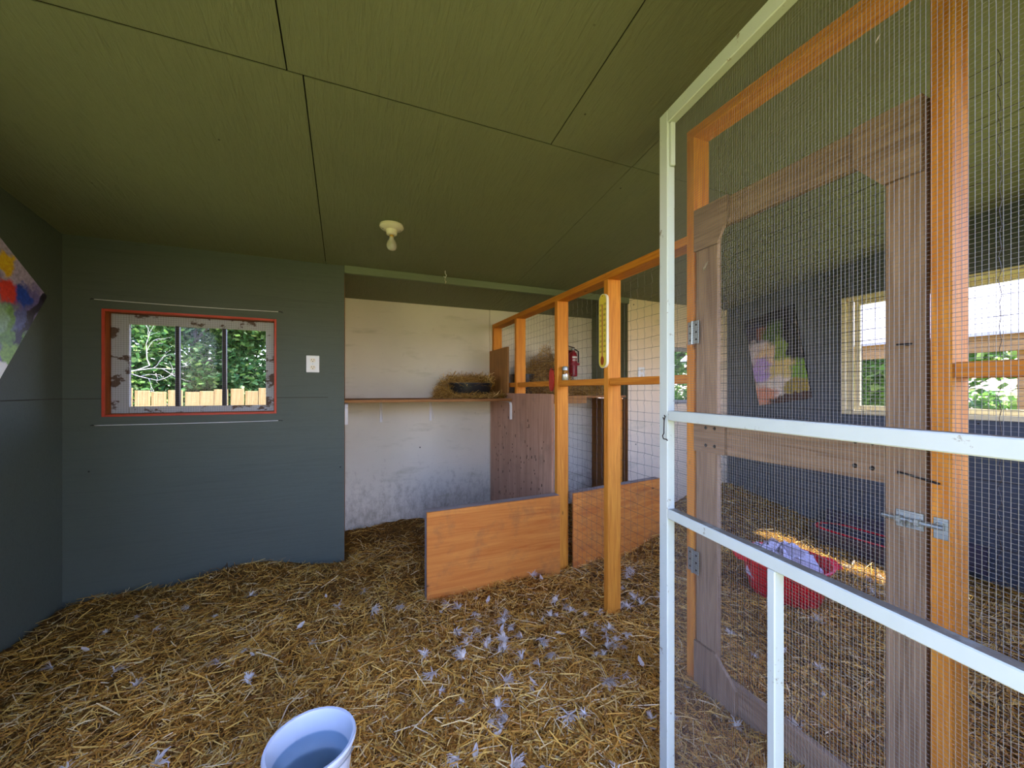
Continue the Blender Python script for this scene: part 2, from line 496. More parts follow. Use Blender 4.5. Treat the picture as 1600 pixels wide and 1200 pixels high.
m.build('wall_core', M['ext'], wl)

# right wall with the wide window
RW = (.62, 1.96, 1.07, 2.056)   # y0 y1 z0 z1
wrt = thing('wall_right', 'dark blue grey plywood wall with the wide window', kind='structure', loc=(XR, 1.5, 0))
def rw_poly(x0, x1):
    m = MB()
    m.prism([(YF-.1, 0), (RW[0], 0), (RW[0], zc(RW[0])+.02), (YF-.1, zc(YF-.1)+.02)], 'x', x0, x1)
    m.prism([(RW[1], 0), (YB+.05, 0), (YB+.05, zc(YB)+.02), (RW[1], zc(RW[1])+.02)], 'x', x0, x1)
    m.prism([(RW[0], 0), (RW[1], 0), (RW[1], RW[2]), (RW[0], RW[2])], 'x', x0, x1)
    m.prism([(RW[0], RW[3]), (RW[1], RW[3]), (RW[1], zc(RW[1])+.02), (RW[0], zc(RW[0])+.02)], 'x', x0, x1)
    return m
rw_poly(XR, XR+.013).build('panel', M['wallr'], wrt)
rw_poly(XR+.0135, XR+.1).build('wall_core', M['ext'], wrt)

# front wall behind the camera: open doorway plus an unseen opening added to light the pen
wf = thing('wall_front', kind='structure', loc=(1, YF, 0))
DX0, DX1, DZ = -.13, .74, 2.10
FW = (1.75, 3.35, 1.05, 2.15)
def fw_poly(y0, y1, mat, nm):
    m = MB()
    t = zc(YF)+.03
    for a, b, c, d in ((XL-.1, DX0, 0, t), (DX0, DX1, DZ, t), (DX1, FW[0], 0, t), (FW[0], FW[1], 0, FW[2]), (FW[0], FW[1], FW[3], t), (FW[1], XR+.1, 0, t)):
        m.box(a, b, y0, y1, c, d)
    m.build(nm, mat, wf)
fw_poly(YF-.013, YF, M['wall'], 'panel')
fw_poly(YF-.1, YF-.0135, M['ext'], 'wall_core')

# ceiling trim board along the alcove opening
m = MB(); m.box(XA0, XA1, YB-.02, YB+.02, zc(YB)-.052, zc(YB)+.004, .003)
tag(m.build('trim_1', M['trim']), kind='structure')

# ------------------------------------------------------------------ window 1
w1 = thing('window_1', kind='structure', loc=((WX0+WX1)/2, YB, WZ0))
m = MB()
RD = .10
m.box(WX0, WX0+.012, YB+.004, YB+RD, WZ0, WZ1); m.box(WX1-.012, WX1, YB+.004, YB+RD, WZ0, WZ1)
m.box(WX0+.012, WX1-.012, YB+.004, YB+RD, WZ0, WZ0+.012); m.box(WX0+.012, WX1-.012, YB+.004, YB+RD, WZ1-.012, WZ1)
m.build('reveal', M['orange'], w1)
for a, b, c, d in ((WX0-.004, WX0+.010, WZ0-.004, WZ1+.004), (WX1-.007, WX1+.004, WZ0-.004, WZ1+.004), (WX0+.010, WX1-.007, WZ0-.004, WZ0+.008), (WX0+.010, WX1-.007, WZ1-.009, WZ1+.004)):
    MB().box(a, b, YB-.004, YB+.004, c, d, .002).build('edge_tape', M['redpaint'], w1)
FX0, FX1, FZ0, FZ1 = WX0+.013, WX1-.013, WZ0+.013, WZ1-.013
fy0, fy1 = YB+.055, YB+.085
GX0, GX1, GZ0, GZ1 = FX0+.085, FX1-.055, FZ0+.040, FZ1-.058
fr = thing('sash', loc=(0,0,0)); fr.parent = w1; fr.location = (0,0,0)
for a, b, c, d in ((FX0, GX0, FZ0, FZ1), (GX1, FX1, FZ0, FZ1), (GX0, GX1, FZ0, GZ0), (GX0, GX1, GZ1, FZ1)):
    MB().box(a, b, fy0, fy1, c, d, .003).build('frame_board', M['peel'], fr)
pw = (GX1-GX0-2*.022)/3
for i in range(2):
    xa = GX0+(i+1)*pw+i*.022
    MB().box(xa, xa+.022, fy0-.004, fy1, GZ0, GZ1, .003).build('mullion', M['iron'], fr)
for i in range(3):
    xa = GX0+i*(pw+.022)
    MB().box(xa, xa+pw, fy1-.008, fy1-.005, GZ0, GZ1).build('pane', M['glass'], fr)
def wire_grid(m, p0, ux, uz, w, h, sx, sz, r, wob=0.0, n=3, seg=2):
    p0, ux, uz = Vector(p0), Vector(ux), Vector(uz); nn = ux.cross(uz)
    k = int(w/sx)
    for i in range(k+1):
        x = i*sx
        m.tube([p0+ux*(x+(random.uniform(-wob, wob) if wob else 0))+uz*(h*j/(seg-1))+nn*(random.uniform(-wob, wob) if wob else 0) for j in range(seg)], r, n, False)
    k = int(h/sz)
    for i in range(k+1):
        z = i*sz
        m.tube([p0+uz*(z+(random.uniform(-wob, wob) if wob else 0))+ux*(w*j/(seg-1))+nn*(r*1.5) for j in range(seg)], r, n, False)
m = MB(); wire_grid(m, (FX0, fy0-.008, FZ0), (1,0,0), (0,0,1), FX1-FX0, FZ1-FZ0, .0127, .0127, .0005)
tag(m.build('wire_mesh', M['dwire'], w1), kind='stuff')

# ------------------------------------------------------------------ window 2 (beige wall)
w2 = thing('window_2', kind='structure', loc=((W2[0]+W2[1])/2, YB, W2[2]))
for a, b, c, d in ((W2[0], W2[0]+.04, W2[2], W2[3]), (W2[1]-.04, W2[1], W2[2], W2[3]), (W2[0]+.04, W2[1]-.04, W2[2], W2[2]+.04), (W2[0]+.04, W2[1]-.04, W2[3]-.04, W2[3])):
    MB().box(a, b, YB+.03, YB+.08, c, d, .003).build('frame_board', M['peel'], w2)
MB().box(W2[0]+.04, W2[1]-.04, YB+.058, YB+.062, W2[2]+.04, W2[3]-.04).build('pane', M['glass'], w2)
m = MB(); wire_grid(m, (W2[0], YB+.02, W2[2]), (1,0,0), (0,0,1), W2[1]-W2[0], W2[3]-W2[2], .0127, .0127, .0005)
tag(m.build('wire_mesh', M['dwire'], w2), kind='stuff')

# ------------------------------------------------------------------ window 3 (right wall)
w3 = thing('window_3', kind='structure', loc=(XR, 1.3, RW[2]))
y0, y1, z0, z1 = RW
for a, b, c, d in ((y0, y0+.035, z0, z1), (y1-.035, y1, z0, z1), (y0+.035, y1-.035, z0, z0+.035), (y0+.035, y1-.035, z1-.035, z1)):
    MB().box(XR-.012, XR+.08, a, b, c, d, .004).build('casing', M['cream'], w3)
for (sa, sb, xo) in ((y0+.035, 1.30, .055), (1.26, y1-.075, .030)):
    s = thing('sash'); s.parent = w3
    for a, b, c, d in ((sa, sa+.04, z0+.035, z1-.035), (sb-.04, sb, z0+.035, z1-.035), (sa+.04, sb-.04, z0+.035, z0+.075), (sa+.04, sb-.04, z1-.075, z1-.035)):
        MB().box(XR+xo, XR+xo+.022, a, b, c, d, .003).build('frame_bar', M['cream'], s)
    MB().box(XR+xo+.009, XR+xo+.012, sa+.04, sb-.04, z0+.075, z1-.075).build('pane', M['glass'], s)
MB().box(XR+.010, XR+.03, y1-.075, y1-.035, z0+.035, z1-.035, .003).build('stop_strip', M['cream'], w3)
m = MB(); wire_grid(m, (XR+.004, y1-.035, z0+.035), (0,-1,0), (0,0,1), y1-y0-.07, z1-z0-.07, .0254, .0254, .0007)
tag(m.build('wire_mesh', M['dwire'], w3), kind='stuff')

# ------------------------------------------------------------------ window 4 (left wall, beside the camera)
w4 = thing('window_4', kind='structure', loc=(XL, .8, LW[2]))
y0, y1, z0, z1 = LW
for a, b, c, d in ((y0, y0+.03, z0, z1), (y1-.03, y1, z0, z1), (y0+.03, y1-.03, z0, z0+.03), (y0+.03, y1-.03, z1-.03, z1)):
    MB().box(XL-.08, XL+.004, a, b, c, d, .003).build('frame_board', M['peel'], w4)
m = MB(); wire_grid(m, (XL-.03, y0+.03, z0+.03), (0,1,0), (0,0,1), y1-y0-.06, z1-z0-.06, .0254, .0254, .0006)
tag(m.build('wire_mesh', M['dwire'], w4), kind='stuff')

# ------------------------------------------------------------------ stud partition
ZT = 1.93
par = thing('stud_partition', 'bare pine stud partition strung with welded fence wire dividing the room', 'partition', (PX0, 2.0, 0))
ST = [3.627, 3.06, 2.349, 1.780]
for y in ST:
    MB().box(PX0, PX1, y, y+.038, 0, ZT-.038, .002).build('stud', M['studw'], par)
for y in (1.1975, .445):
    MB().box(PX0, PX1, y, y+.038, 0, 2.332, .002).build('stud', M['studw'], par)
for a, b in ((1.7990, YA), (1.2360, 1.7985)):
    MB().box(PX0, PX1, a, b, ZT-.038, ZT, .002).build('top_rail', M['raily'], par)
MB().box(PX0, PX1, .445, 1.2355, 2.333, 2.371, .002).build('header', M['raily'], par)
for a, b in ((.0, .444), (1.2360, 1.7795), (1.8185, 2.3485), (2.3875, 3.0595), (3.0985, 3.6265)):
    MB().box(PX0+.012, PX1, a if a else -.115, b, 1.300, 1.338, .002).build('middle_rail', M['raily'], par)
def fence_wire(y0, y1, z0, z1, sp=.055, r=.0008):
    m = MB(); X = PX1+.003
    y = y0
    while y <= y1:
        pts = []; z = z0; k = 0; ph = random.random()*.003
        while z <= z1+.001:
            pts.append((X+random.uniform(-.002, .002), y+(.0045 if k % 3 == 1 else (-.0025 if k % 3 == 2 else 0))*random.uniform(.3, 1.2), z)); z += sp/3; k += 1
        m.tube(pts, r, 3, False); y += sp*random.uniform(.94, 1.06)
    z = z0+sp*.5
    while z <= z1:
        sl = random.uniform(-.006, .006)
        m.tube([(X, y0+(y1-y0)*j/6, z+sl*j/6+random.uniform(-.003, .003)) for j in range(7)], r, 3, False); z += sp*random.uniform(.97, 1.03)
    return m
for a, b, zl in ((3.07, 3.64, 1.24), (2.36, 3.07, 1.24), (1.79, 2.36, .03), (1.21, 1.79, .03)):
    tag(fence_wire(a, b, zl, ZT-.03).build('fence_wire', M['dwire'], par), kind='stuff')
tag(fence_wire(-.10, .45, .03, 2.1).build('fence_wire', M['dkwire'], par), kind='stuff')

# ------------------------------------------------------------------ weathered pen door in the partition
pd = thing('pen_door', 'weathered brown wooden pen door with wire mesh and corner plates', 'door', (PX0, 1.18, 0))
DA, DB = .492, 1.190     # free edge, hinge edge (y)
dx0, dx1 = PX0+.004, PX0+.028
def dpart(nm, mat, poly, x0=dx0, x1=dx1):
    return MB().prism(poly, 'x', x0, x1).build(nm, mat, pd)
MB().box(dx0, dx1, DB-.100, DB, .04, 2.012, .002).build('stile', M['brownz'], pd)
MB().box(dx0, dx1, DA, DA+.080, .04, 2.012, .002).build('stile', M['brownz'], pd)
MB().box(dx0, dx1, DA+.0805, DB-.1005, 1.905, 2.012, .002).build('top_rail', M['browny'], pd)
MB().box(dx0, dx1, DA+.0805, DB-.1005, 1.020, 1.150, .002).build('middle_rail', M['browny'], pd)
MB().box(dx0, dx1, DA+.0805, DB-.1005, .04, .165, .002).build('bottom_rail', M['browny'], pd)
gx0, gx1 = PX0-.010, PX0+.0035
dpart('corner_plate', M['browny'], [(DB-.002, 2.014), (1.035, 2.014), (1.035, 1.930), (1.080, 1.845), (DB-.002, 1.845)], gx0, gx1)
dpart('corner_plate', M['browny'], [(DA+.002, 2.014), (.640, 2.014), (.640, 1.905), (.572, 1.822), (DA+.002, 1.822)], gx0, gx1)
dpart('corner_plate', M['brownz'], [(DB-.002, .042), (1.000, .042), (1.000, .150), (1.090, .235), (DB-.002, .235)], gx0, gx1)
dpart('corner_plate', M['brownz'], [(DA+.002, .042), (.660, .042), (.660, .160), (.572, .235), (DA+.002, .235)], gx0, gx1)
dpart('joint_plate', M['browny'], [(DB-.002, 1.022), (1.045, 1.022), (1.045, 1.150), (DB-.002, 1.150)], gx0, gx1)
m = MB(); wire_grid(m, (dx1+.002, DA, .05), (0,1,0), (0,0,1), DB-DA, 1.95, .028, .029, .0009, .0016, 3, 12)
tag(m.build('wire_mesh', M['dkwire'], pd), kind='stuff')
for zz in (1.51, .56):
    hg = thing('hinge'); hg.parent = pd
    yb = 1.1937
    for s in (-1, 1):
        lf = MB().box(gx0-.004 if s < 0 else PX0-.003, gx0-.001 if s < 0 else PX0-.0005, yb+(s*.003 if s > 0 else -.033), yb+(.033 if s > 0 else -.003), zz-.047, zz+.047, .001)
        lf.build('hinge_leaf', M['zinc'], hg)
    MB().tube([(PX0-.012, yb, zz-.048), (PX0-.012, yb, zz+.048)], .006, 8).build('hinge_pin', M['zinc'], hg)
    m = MB()
    for s in (-1, 1):
        for q in (-.030, 0, .030):
            m.lathe([(0, .0022), (.0032, .0018), (.0045, 0)], ((gx0-.004 if s < 0 else PX0-.003), yb+s*.02, zz+q), 8, Matrix.Rotation(-math.pi/2, 3, 'Y'))
    m.build('screw_heads', M['iron'], hg)
for (yy, zz) in ((.640, 1.125), (.600, 1.125), (.640, 1.055), (.600, 1.055), (1.13, 1.12), (1.09, 1.12), (1.13, 1.05), (1.09, 1.05)):
    MB().lathe([(0, .005), (.004, .0045), (.007, 0)], (gx0 if yy > 1 else dx0, yy, zz), 8, Matrix.Rotation(-math.pi/2, 3, 'Y')).build('bolt_head', M['iron'], pd)
# slide bolt
sb = thing('slide_bolt'); sb.parent = pd
Z = .937
MB().box(PX0-.001, PX0+.0035, .494, .548, Z-.022, Z+.022, .001).build('bolt_plate', M['zinc'], sb)
MB().tube([(PX0-.010, .572, Z), (PX0-.010, .456, Z-.001)], .006, 8).build('bolt_bar', M['zinc'], sb)
for yy in (.503, .538):
    MB().box(PX0-.017, PX0-.001, yy-.006, yy+.006, Z-.009, Z+.009, .002).build('bolt_guide', M['zinc'], sb)
MB().tube([(PX0-.010, .521, Z), (PX0-.026, .521, Z-.010)], .0045, 8).build('bolt_knob', M['zinc'], sb)
kp = thing('bolt_keeper', 'small zinc bolt keeper plate screwed to the post by the pen door', 'keeper', (PX0, .47, Z))
MB().box(PX0-.003, PX0-.0003, .450, .476, Z-.030, Z+.022, .001).build('keeper_plate', M['zinc'], kp)
MB().box(PX0-.018, PX0-.003, .457, .468, Z+.007, Z+.012, .001).build('keeper_loop', M['zinc'], kp)
MB().tube([(dx0-.002, .545, 1.052), (dx0-.014, .540, 1.058), (dx0-.012, .500, 1.050), (PX0-.010, .462, 1.043)], .0028, 6).build('hook', M['iron'], pd)
MB().tube([(dx0+.004, .525, 1.388), (dx0-.018, .525, 1.388), (dx0-.020, .510, 1.388), (dx0-.020, .540, 1.389)], .003, 6).build('pull_screw', M['iron'], pd)

# ------------------------------------------------------------------ white screen door
W = .82
hx, hy = .83-.139*W, .869-.990*W
sd = thing('screen_door', 'open white wooden screen door with fine hardware cloth and peeling paint', 'door', (hx, hy, 0))
sd.rotation_euler = (0, 0, math.atan2(.990, .139))
T0, T1 = -.025, 0.0
def sp(nm, a, b, c, d, mat='screen', t0=T0, t1=T1, ch=.002, par_=None):
    return MB().box(a, b, t0, t1, c, d, ch).build(nm, M[mat], par_ or sd, local=True)
sp('stile', W-.036, W, .03, 2.060)
sp('stile', 0, .036, .03, 2.060)
sp('top_rail', .0365, W-.0365, 2.022, 2.060)
sp('middle_rail', .0365, W-.0365, 1.1855, 1.2130)
sp('lower_rail', .0365, W-.0365, .910, .9375)
sp('bottom_rail', .0365, W-.0365, .03, .12)
sp('muntin', .453, .471, .1205, .9095)
sp('bead', W-.0465, W-.0365, 1.90, 2.0215, t0=-.020, t1=-.006)
m = MB(); wire_grid(m, (.012, T0-.001, .05), (1,0,0), (0,0,1), W-.024, 1.99, .00635, .00635, .00030, 0, 4, 2)
tag(m.build('wire_mesh', M['wire'], sd, local=True), kind='stuff')
m = MB()
m.tube([(W-.030, .002, 1.196), (W-.034, .008, 1.200), (W-.040, .010, 1.196), (W-.036, .010, 1.186), (W-.031, .010, 1.194)], .0016, 6)
m.tube([(W-.036, .010, 1.188), (W-.036, .011, 1.150), (W-.030, .011, 1.142), (W-.034, .011, 1.134), (W-.046, .010, 1.134), (W-.050, .010, 1.131)], .0017, 6)
m.build('hook_latch', M['iron'], sd, local=True)

# ------------------------------------------------------------------ plywood divider, nest board, low boards
dv = thing('plywood_divider', 'tall bare plywood sheet with rows of nail holes beside the shelf', 'panel', (1.315, 3.0, 0))
MB().box(1.309, 1.328, 2.392, YA-.003, .005, 1.245, .001).build('sheet', M['plyz'], dv)
m = MB(); rr = random.Random(3)
for i in range(90):
    yy = rr.uniform(2.45, 3.55); zz = 1.16-rr.random()**.8*.85 - (3.55-yy)*.10
    a = rr.uniform(.006, .010)
    m.obox((1.3089, yy, zz), (.0006, a, a*rr.uniform(1.3, 3.0)))
tag(m.build('nail_holes', M['dark'], dv), kind='stuff')
tag(MB().box(1.300, 1.316, 3.19, YA-.003, 1.2465, 1.660, .001).build('nest_board', M['plybr']), 'upright brown board at the end of the shelf behind the straw nest', 'board')
lb = thing('low_barrier', 'low orange plywood barrier with stained corner standing in the straw', 'barrier', (.88, 2.31, 0))
MB().prism([(.424, .01), (1.322, .01), (1.322, .556), (.424, .548)], 'y', 2.296, 2.310).build('face_sheet', M['plyx'], lb)
MB().prism([(.424, .51), (1.322, .51), (1.322, .557), (.424, .549)], 'y', 2.3105, 2.372).build('top_batten', M['greyw'], lb)
MB().box(.424, .462, 2.3105, 2.372, .01, .509, .002).build('end_batten', M['greyw'], lb)
rb = thing('low_barrier', 'low orange plywood barrier behind the fence wire in the pen', 'barrier', (1.9, 2.36, 0))
def skew(x, y):  return (x, y)
m = MB()
m.prism([(1.430, 2.300), (2.330, 2.424), (2.330, 2.439), (1.430, 2.315)], 'z', .01, .556)
m.build('face_sheet', M['plyx'], rb)
m = MB(); m.prism([(1.430, 2.3155), (2.330, 2.4395), (2.330, 2.495), (1.430, 2.372)], 'z', .512, .557)
m.build('top_batten', M['greyw'], rb)

# ------------------------------------------------------------------ shelves
sh = thing('nest_shelf', 'wooden wall shelf carrying the black straw nest, on white metal brackets', 'shelf', (.6, YA, 1.18))
MB().box(XA0+.001, 1.299, 3.08, YA-.001, 1.178, 1.200, .002).build('shelf_board', M['shelf'], sh)
def end_bracket(x, s):
    m = MB()
    pts = [(x, YA-.02, 1.172), (x, 3.20, 1.172), (x, 3.125, 1.170), (x, 3.105, 1.160), (x, 3.098, 1.140), (x, 3.098, 1.02)]
    for p, q in zip(pts[:-1], pts[1:]):
        p, q = Vector(p), Vector(q); d = q-p; L = d.length; ang = math.atan2(d.z, d.y)
        m.obox((p+q)/2, (.022, L+.004, .006), Matrix.Rotation(ang, 3, 'X'), .001)
    return m.build('bracket', M['bracket'], sh)
end_bracket(1.295, 1); end_bracket(XA0+.014, -1)
for x in (.267, .71):
    m = MB()
    m.box(x-.011, x+.011, YA-.006, YA-.001, .985, 1.177, .001)
    m.box(x-.011, x+.011, YA-.20, YA-.006, 1.171, 1.177, .001)
    m.obox((x, YA-.075, 1.098), (.005, .215, .008), Matrix.Rotation(R(48), 3, 'X'), .001)
    m.build('bracket', M['bracket'], sh)
sh2 = thing('nest_shelf', 'wooden shelf heaped with straw in the pen behind the wire', 'shelf', (2.0, YA, 1.18))
MB().box(1.424, XA1-.001, 3.08, YA-.001, 1.200, 1.222, .002).build('shelf_board', M['shelf'], sh2)
MB().box(1.424, 2.05, 3.062, 3.0795, 1.150, 1.221, .002).build('front_lip', M['plybr'], sh2)
MB().box(2.44, 2.478, 3.085, 3.123, .0, 1.199, .002).build('leg', M['studw'], sh2)

# ------------------------------------------------------------------ straw helpers
def strands(name, C, yaw, pitch, L, Wd, bend, mat, parent=None, kind='stuff'):
    n = len(C)
    d = np.stack([np.cos(yaw)*np.cos(pitch), np.sin(yaw)*np.cos(pitch), np.sin(pitch)], 1)
    side = np.stack([-np.sin(yaw), np.cos(yaw), np.zeros(n)], 1)
    roll = RS.uniform(-.9, .9, n)[:, None]
    upv = np.cross(d, side); w = side*np.cos(roll)+upv*np.sin(roll); nrm = np.cross(d, w)
    h = (L/2)[:, None]; ww = (Wd/2)[:, None]; b = (bend*L)[:, None]
    a0 = C-d*h; a1 = C+nrm*b*.6+w*b*.6; a2 = C+d*h
    V = np.stack([a0-w*ww, a0+w*ww, a1-w*ww*1.1, a1+w*ww*1.1, a2-w*ww*.8, a2+w*ww*.8], 1).reshape(-1, 3)
    if parent is not None: V = V-np.array(root_loc(parent))
    base = np.arange(n)[:, None]*6
    F = np.concatenate([base+np.array([0,1,3,2]), base+np.array([2,3,5,4])], 1).reshape(-1, 4)
    me = bpy.data.meshes.new(name)
    me.vertices.add(len(V)); me.vertices.foreach_set('co', V.astype(np.float32).ravel())
    me.loops.add(F.size); me.loops.foreach_set('vertex_index', F.astype(np.int32).ravel())
    me.polygons.add(len(F)); me.polygons.foreach_set('loop_start', (np.arange(len(F))*4).astype(np.int32))
    me.update(calc_edges=True)
    at = me.attributes.new('rnd', 'FLOAT', 'POINT')
    at.data.foreach_set('value', np.repeat(RS.random_sample(n), 6).astype(np.float32))
    me.materials.append(mat)
    o = bpy.data.objects.new(name, me); COL.objects.link(o)
    if parent is not None: o.parent = parent
    if kind: o['kind'] = kind
    return o

_w = [(RS.uniform(.8, 7), RS.uniform(0, 6.28), RS.uniform(0, 6.28)) for _ in range(14)]
def hf(x, y):
    h = np.full_like(x, .042)
    for f, a, p in _w: h = h+.016/(f**.7)*np.sin(f*(x*np.cos(a)+y*np.sin(a))*2.2+p)
    h = h+.20*np.exp(-(((x-3.75)/.75)**2+((y-2.95)/.65)**2))
    h = h+.05*np.exp(-(((x-.5)/.9)**2+((y-3.55)/.35)**2))
    h = h+.035*np.exp(-(((x+.55)/.35)**2+((y-2.95)/.3)**2))
    return np.clip(h, .012, .4)
FLX, FLY = (XL+.002, XR-.002), (YF+.01, YA-.004)
bed = thing('straw_bedding', 'deep golden straw bedding spread over the whole floor', 'straw', (1.2, 1.5, 0), kind='stuff')
gx = np.linspace(FLX[0], FLX[1], 190); gy = np.linspace(FLY[0], FLY[1], 132)
GX, GY = np.meshgrid(gx, gy); GZ = hf(GX, GY)+RS.uniform(-.006, .006, GX.shape)
# keep the mat inside the stepped plan of the room
inside = (GY <= YB+.03) | ((GX > XA0-.03) & (GX < XA1+.03))
nx, ny = len(gx), len(gy)
fcs = [(j*nx+i, j*nx+i+1, (j+1)*nx+i+1, (j+1)*nx+i) for j in range(ny-1) for i in range(nx-1) if inside[j,i] and inside[j,i+1] and inside[j+1,i] and inside[j+1,i+1]]
mb = MB(); mb.v = list(zip(GX.ravel().tolist(), GY.ravel().tolist(), GZ.ravel().tolist())); mb.f = fcs
tag(mb.build('straw_mat', M['bed'], bed, smooth=True), kind='stuff')
PAIL = (-.10, 1.245); TUB = (2.40, 1.50); PAN = (3.64, 1.62)
def floor_pts(n):
    out = []
    tot = 0
    while tot < n:
        x = RS.uniform(FLX[0]+.03, FLX[1]-.03, n); y = RS.uniform(FLY[0]+.03, FLY[1]-.03, n)
        d2 = x*x+y*y
        keep = RS.random_sample(n) < np.minimum(1, 1.9/(d2+.35))
        keep &= (y < YB-.03) | ((x > XA0+.03) & (x < XA1-.03))
        keep &= (y < 3.2) | (RS.random_sample(n) < .6)
        keep &= ((x-PAIL[0])**2+(y-PAIL[1])**2 > .13**2) & ((x-TUB[0])**2+(y-TUB[1])**2 > .21**2)
        out.append(np.stack([x[keep], y[keep]], 1)); tot += int(keep.sum())
    return np.concatenate(out)[:n]
def lay(n, lo, hi, w0, w1, lift, pit):
    p = floor_pts(n); z = hf(p[:,0], p[:,1])+RS.uniform(0, lift, n)
    C = np.column_stack([p, z])
    flow = np.sin(p[:,0]*2.3+1.1)*.9+np.cos(p[:,1]*2.9)*.9
    yaw = flow+RS.normal(0, 1.1, n)
    return (C, yaw, RS.normal(0, pit, n), RS.uniform(lo, hi, n), RS.uniform(w0, w1, n), RS.normal(0, .07, n))
strands('long_straw', *lay(60000, .05, .15, .0018, .0038, .030, .16), M['straw'], bed)
strands('chopped_straw', *lay(130000, .015, .055, .0014, .0034, .022, .25), M['straw'], bed)

# ------------------------------------------------------------------ feathers
def feather_mesh(seed, L, down):
    rr = random.Random(seed); vs = []; fs = []
    if not down:
        n = 7; curl = rr.uniform(.6, 1.5)
        for i in range(n+1):
            t = i/n; a = t*curl
            x = math.sin(a)/curl*L; z = (1-math.cos(a))/curl*L*.9+.002
            wv = L*.20*math.sin(math.pi*min(1, .10+t*.92))**.7*(1 if t > .15 else .25)
            vs += [(x, -wv*rr.uniform(.7, 1.1), z+wv*.25), (x, 0, z), (x, wv*rr.uniform(.7, 1.1), z+wv*.25)]
        for i in range(n):
            b = i*3; fs += [(b, b+1, b+4, b+3), (b+1, b+2, b+5, b+4)]
    else:
        for k in range(34):
            a = rr.gauss(0, .75) if k < 26 else rr.uniform(0, 6.28); l = L*(rr.uniform(.5, 1.0) if k < 26 else rr.uniform(.2, .4)); e = rr.uniform(.1, 1.0); b = len(vs); w = .0019
            for j in range(4):
                t = j/3; r_ = l*t*math.cos(e); z = l*t*math.sin(e)+.004-l*.35*t*t
                aa = a+t*rr.uniform(-.3, .3); px, py = -math.sin(aa)*w*(1.6-t), math.cos(aa)*w*(1.6-t)
                vs += [(r_*math.cos(aa)-px, r_*math.sin(aa)-py, max(z, 0)), (r_*math.cos(aa)+px, r_*math.sin(aa)+py, max(z, 0))]
            for j in range(3): fs.append((b+2*j, b+2*j+1, b+2*j+3, b+2*j+2))
    me = bpy.data.meshes.new('feather'); me.from_pydata(vs, [], fs); me.materials.append(M['feather'])
    at = me.attributes.new('rnd', 'FLOAT', 'POINT'); at.data.foreach_set('value', [rr.random()]*len(vs))
    me.update(); return me
FM = [feather_mesh(i, .044+.005*(i % 4), i % 4 != 1) for i in range(12)]
fr_ = random.Random(21)
def put_feather(x, y, z, label, group, s=1.0, rot=None):
    o = bpy.data.objects.new('feather', fr_.choice(FM)); COL.objects.link(o)
    o.location = (x, y, z); o.rotation_euler = rot or (fr_.uniform(-.3, .3), fr_.uniform(-.3, .3), fr_.uniform(0, 6.28)); o.scale = (s, s, s)
    return tag(o, label, 'feather', group)
spots = []
while len(spots) < 190:
    if len(spots) < 95: x, y = fr_.gauss(1.0, .42), fr_.gauss(1.75, .38)
    elif len(spots) < 160: x, y = fr_.uniform(-1.3, 1.3), fr_.uniform(.95, 2.7)
    else: x, y = fr_.uniform(1.5, 3.4), fr_.uniform(.9, 2.2)
    if y > 2.27 and x > .4 and x < 1.35: continue
    if abs(x-1.375) < .07 or y < .8 or y > 2.95 or math.hypot(x-PAIL[0], y-PAIL[1]) < .2 or math.hypot(x-TUB[0], y-TUB[1]) < .3: continue
    spots.append((x, y))
for x, y in spots:
    z = float(hf(np.array([x]), np.array([y]))[0])+.020
    pen = x > 1.4
    put_feather(x, y, z, 'small white feather lying on the straw of the wire pen' if pen else 'small white feather lying on the straw outside the pen', 'feathers in the pen straw' if pen else 'feathers on the open straw floor', fr_.uniform(.65, 1.25))

# ------------------------------------------------------------------ nests
def hay_heap(name, cx, cy, cz, rx, ry, h, n, ring, label, lo=.06, hi=.16):
    a = RS.uniform(0, 2*np.pi, n); r = np.sqrt(RS.uniform(ring, 1, n))
    x = cx+rx*r*np.cos(a); y = cy+ry*r*np.sin(a); z = cz+.006+RS.uniform(0, 1, n)*h*(1.15-r*.9 if not ring else 1.0)
    o = strands(name, np.column_stack([x, y, z]), a+np.pi/2+RS.normal(0, .7, n), RS.normal(0, .45, n), RS.uniform(lo, hi, n), RS.uniform(.0018, .0038, n), RS.normal(0, .20, n), M['hay'])
    return tag(o, label, 'straw')
def tub(name, cx, cy, cz, rx, ry, h, mat, label, cat='tub', flare=.82, par_=None):
    t = thing(name, label, cat, (cx, cy, cz))
    prof = [(0, .004), (flare*.97, .004), (flare, .012), (1.0, h-.006), (1.06, h-.003), (1.06, h), (.97, h), (.96, h-.012), (flare-.03, .016), (0, .014)]
    # radial profile scaled by rx / ry
    m = MB(); m.lathe(prof, (cx, cy, cz), 28, None, rx, ry); m.build('shell', mat, t, smooth=True)
    return t
NX, NY, NZ = 1.00, 3.34, 1.2005
nb = tub('nest_tub', NX, NY, NZ, .205, .13, .135, M['blackp'], 'black plastic tub used as a nest on the alcove shelf')
hay_heap('nest_straw', NX, NY+.01, NZ+.105, .22, .12, .085, 2000, .02, 'golden straw heaped inside the black nest tub')
hay_heap('shelf_straw', NX+.02, NY, NZ, .34, .22, .035, 1700, .30, 'loose straw scattered round the black tub on the alcove shelf', .03, .11)
hay_heap('straw_tuft', NX-.255, NY-.03, NZ, .070, .09, .19, 800, 0, 'straw tuft piled against the left side of the black nest tub', .05, .12)
hay_heap('straw_heap', 1.78, 3.38, 1.2225, .30, .22, .45, 9500, 0, 'tall straw heap on the pen shelf behind the wire')
hay_heap('straw_heap', 2.20, 3.33, 1.2225, .28, .24, .12, 4000, 0, 'low straw spread on the pen shelf under the red extinguisher')
tub('nest_tub', 1.53, 3.36, 1.2225, .10, .12, .20, M['blackp'], 'dark tub at the partition end of the pen shelf')

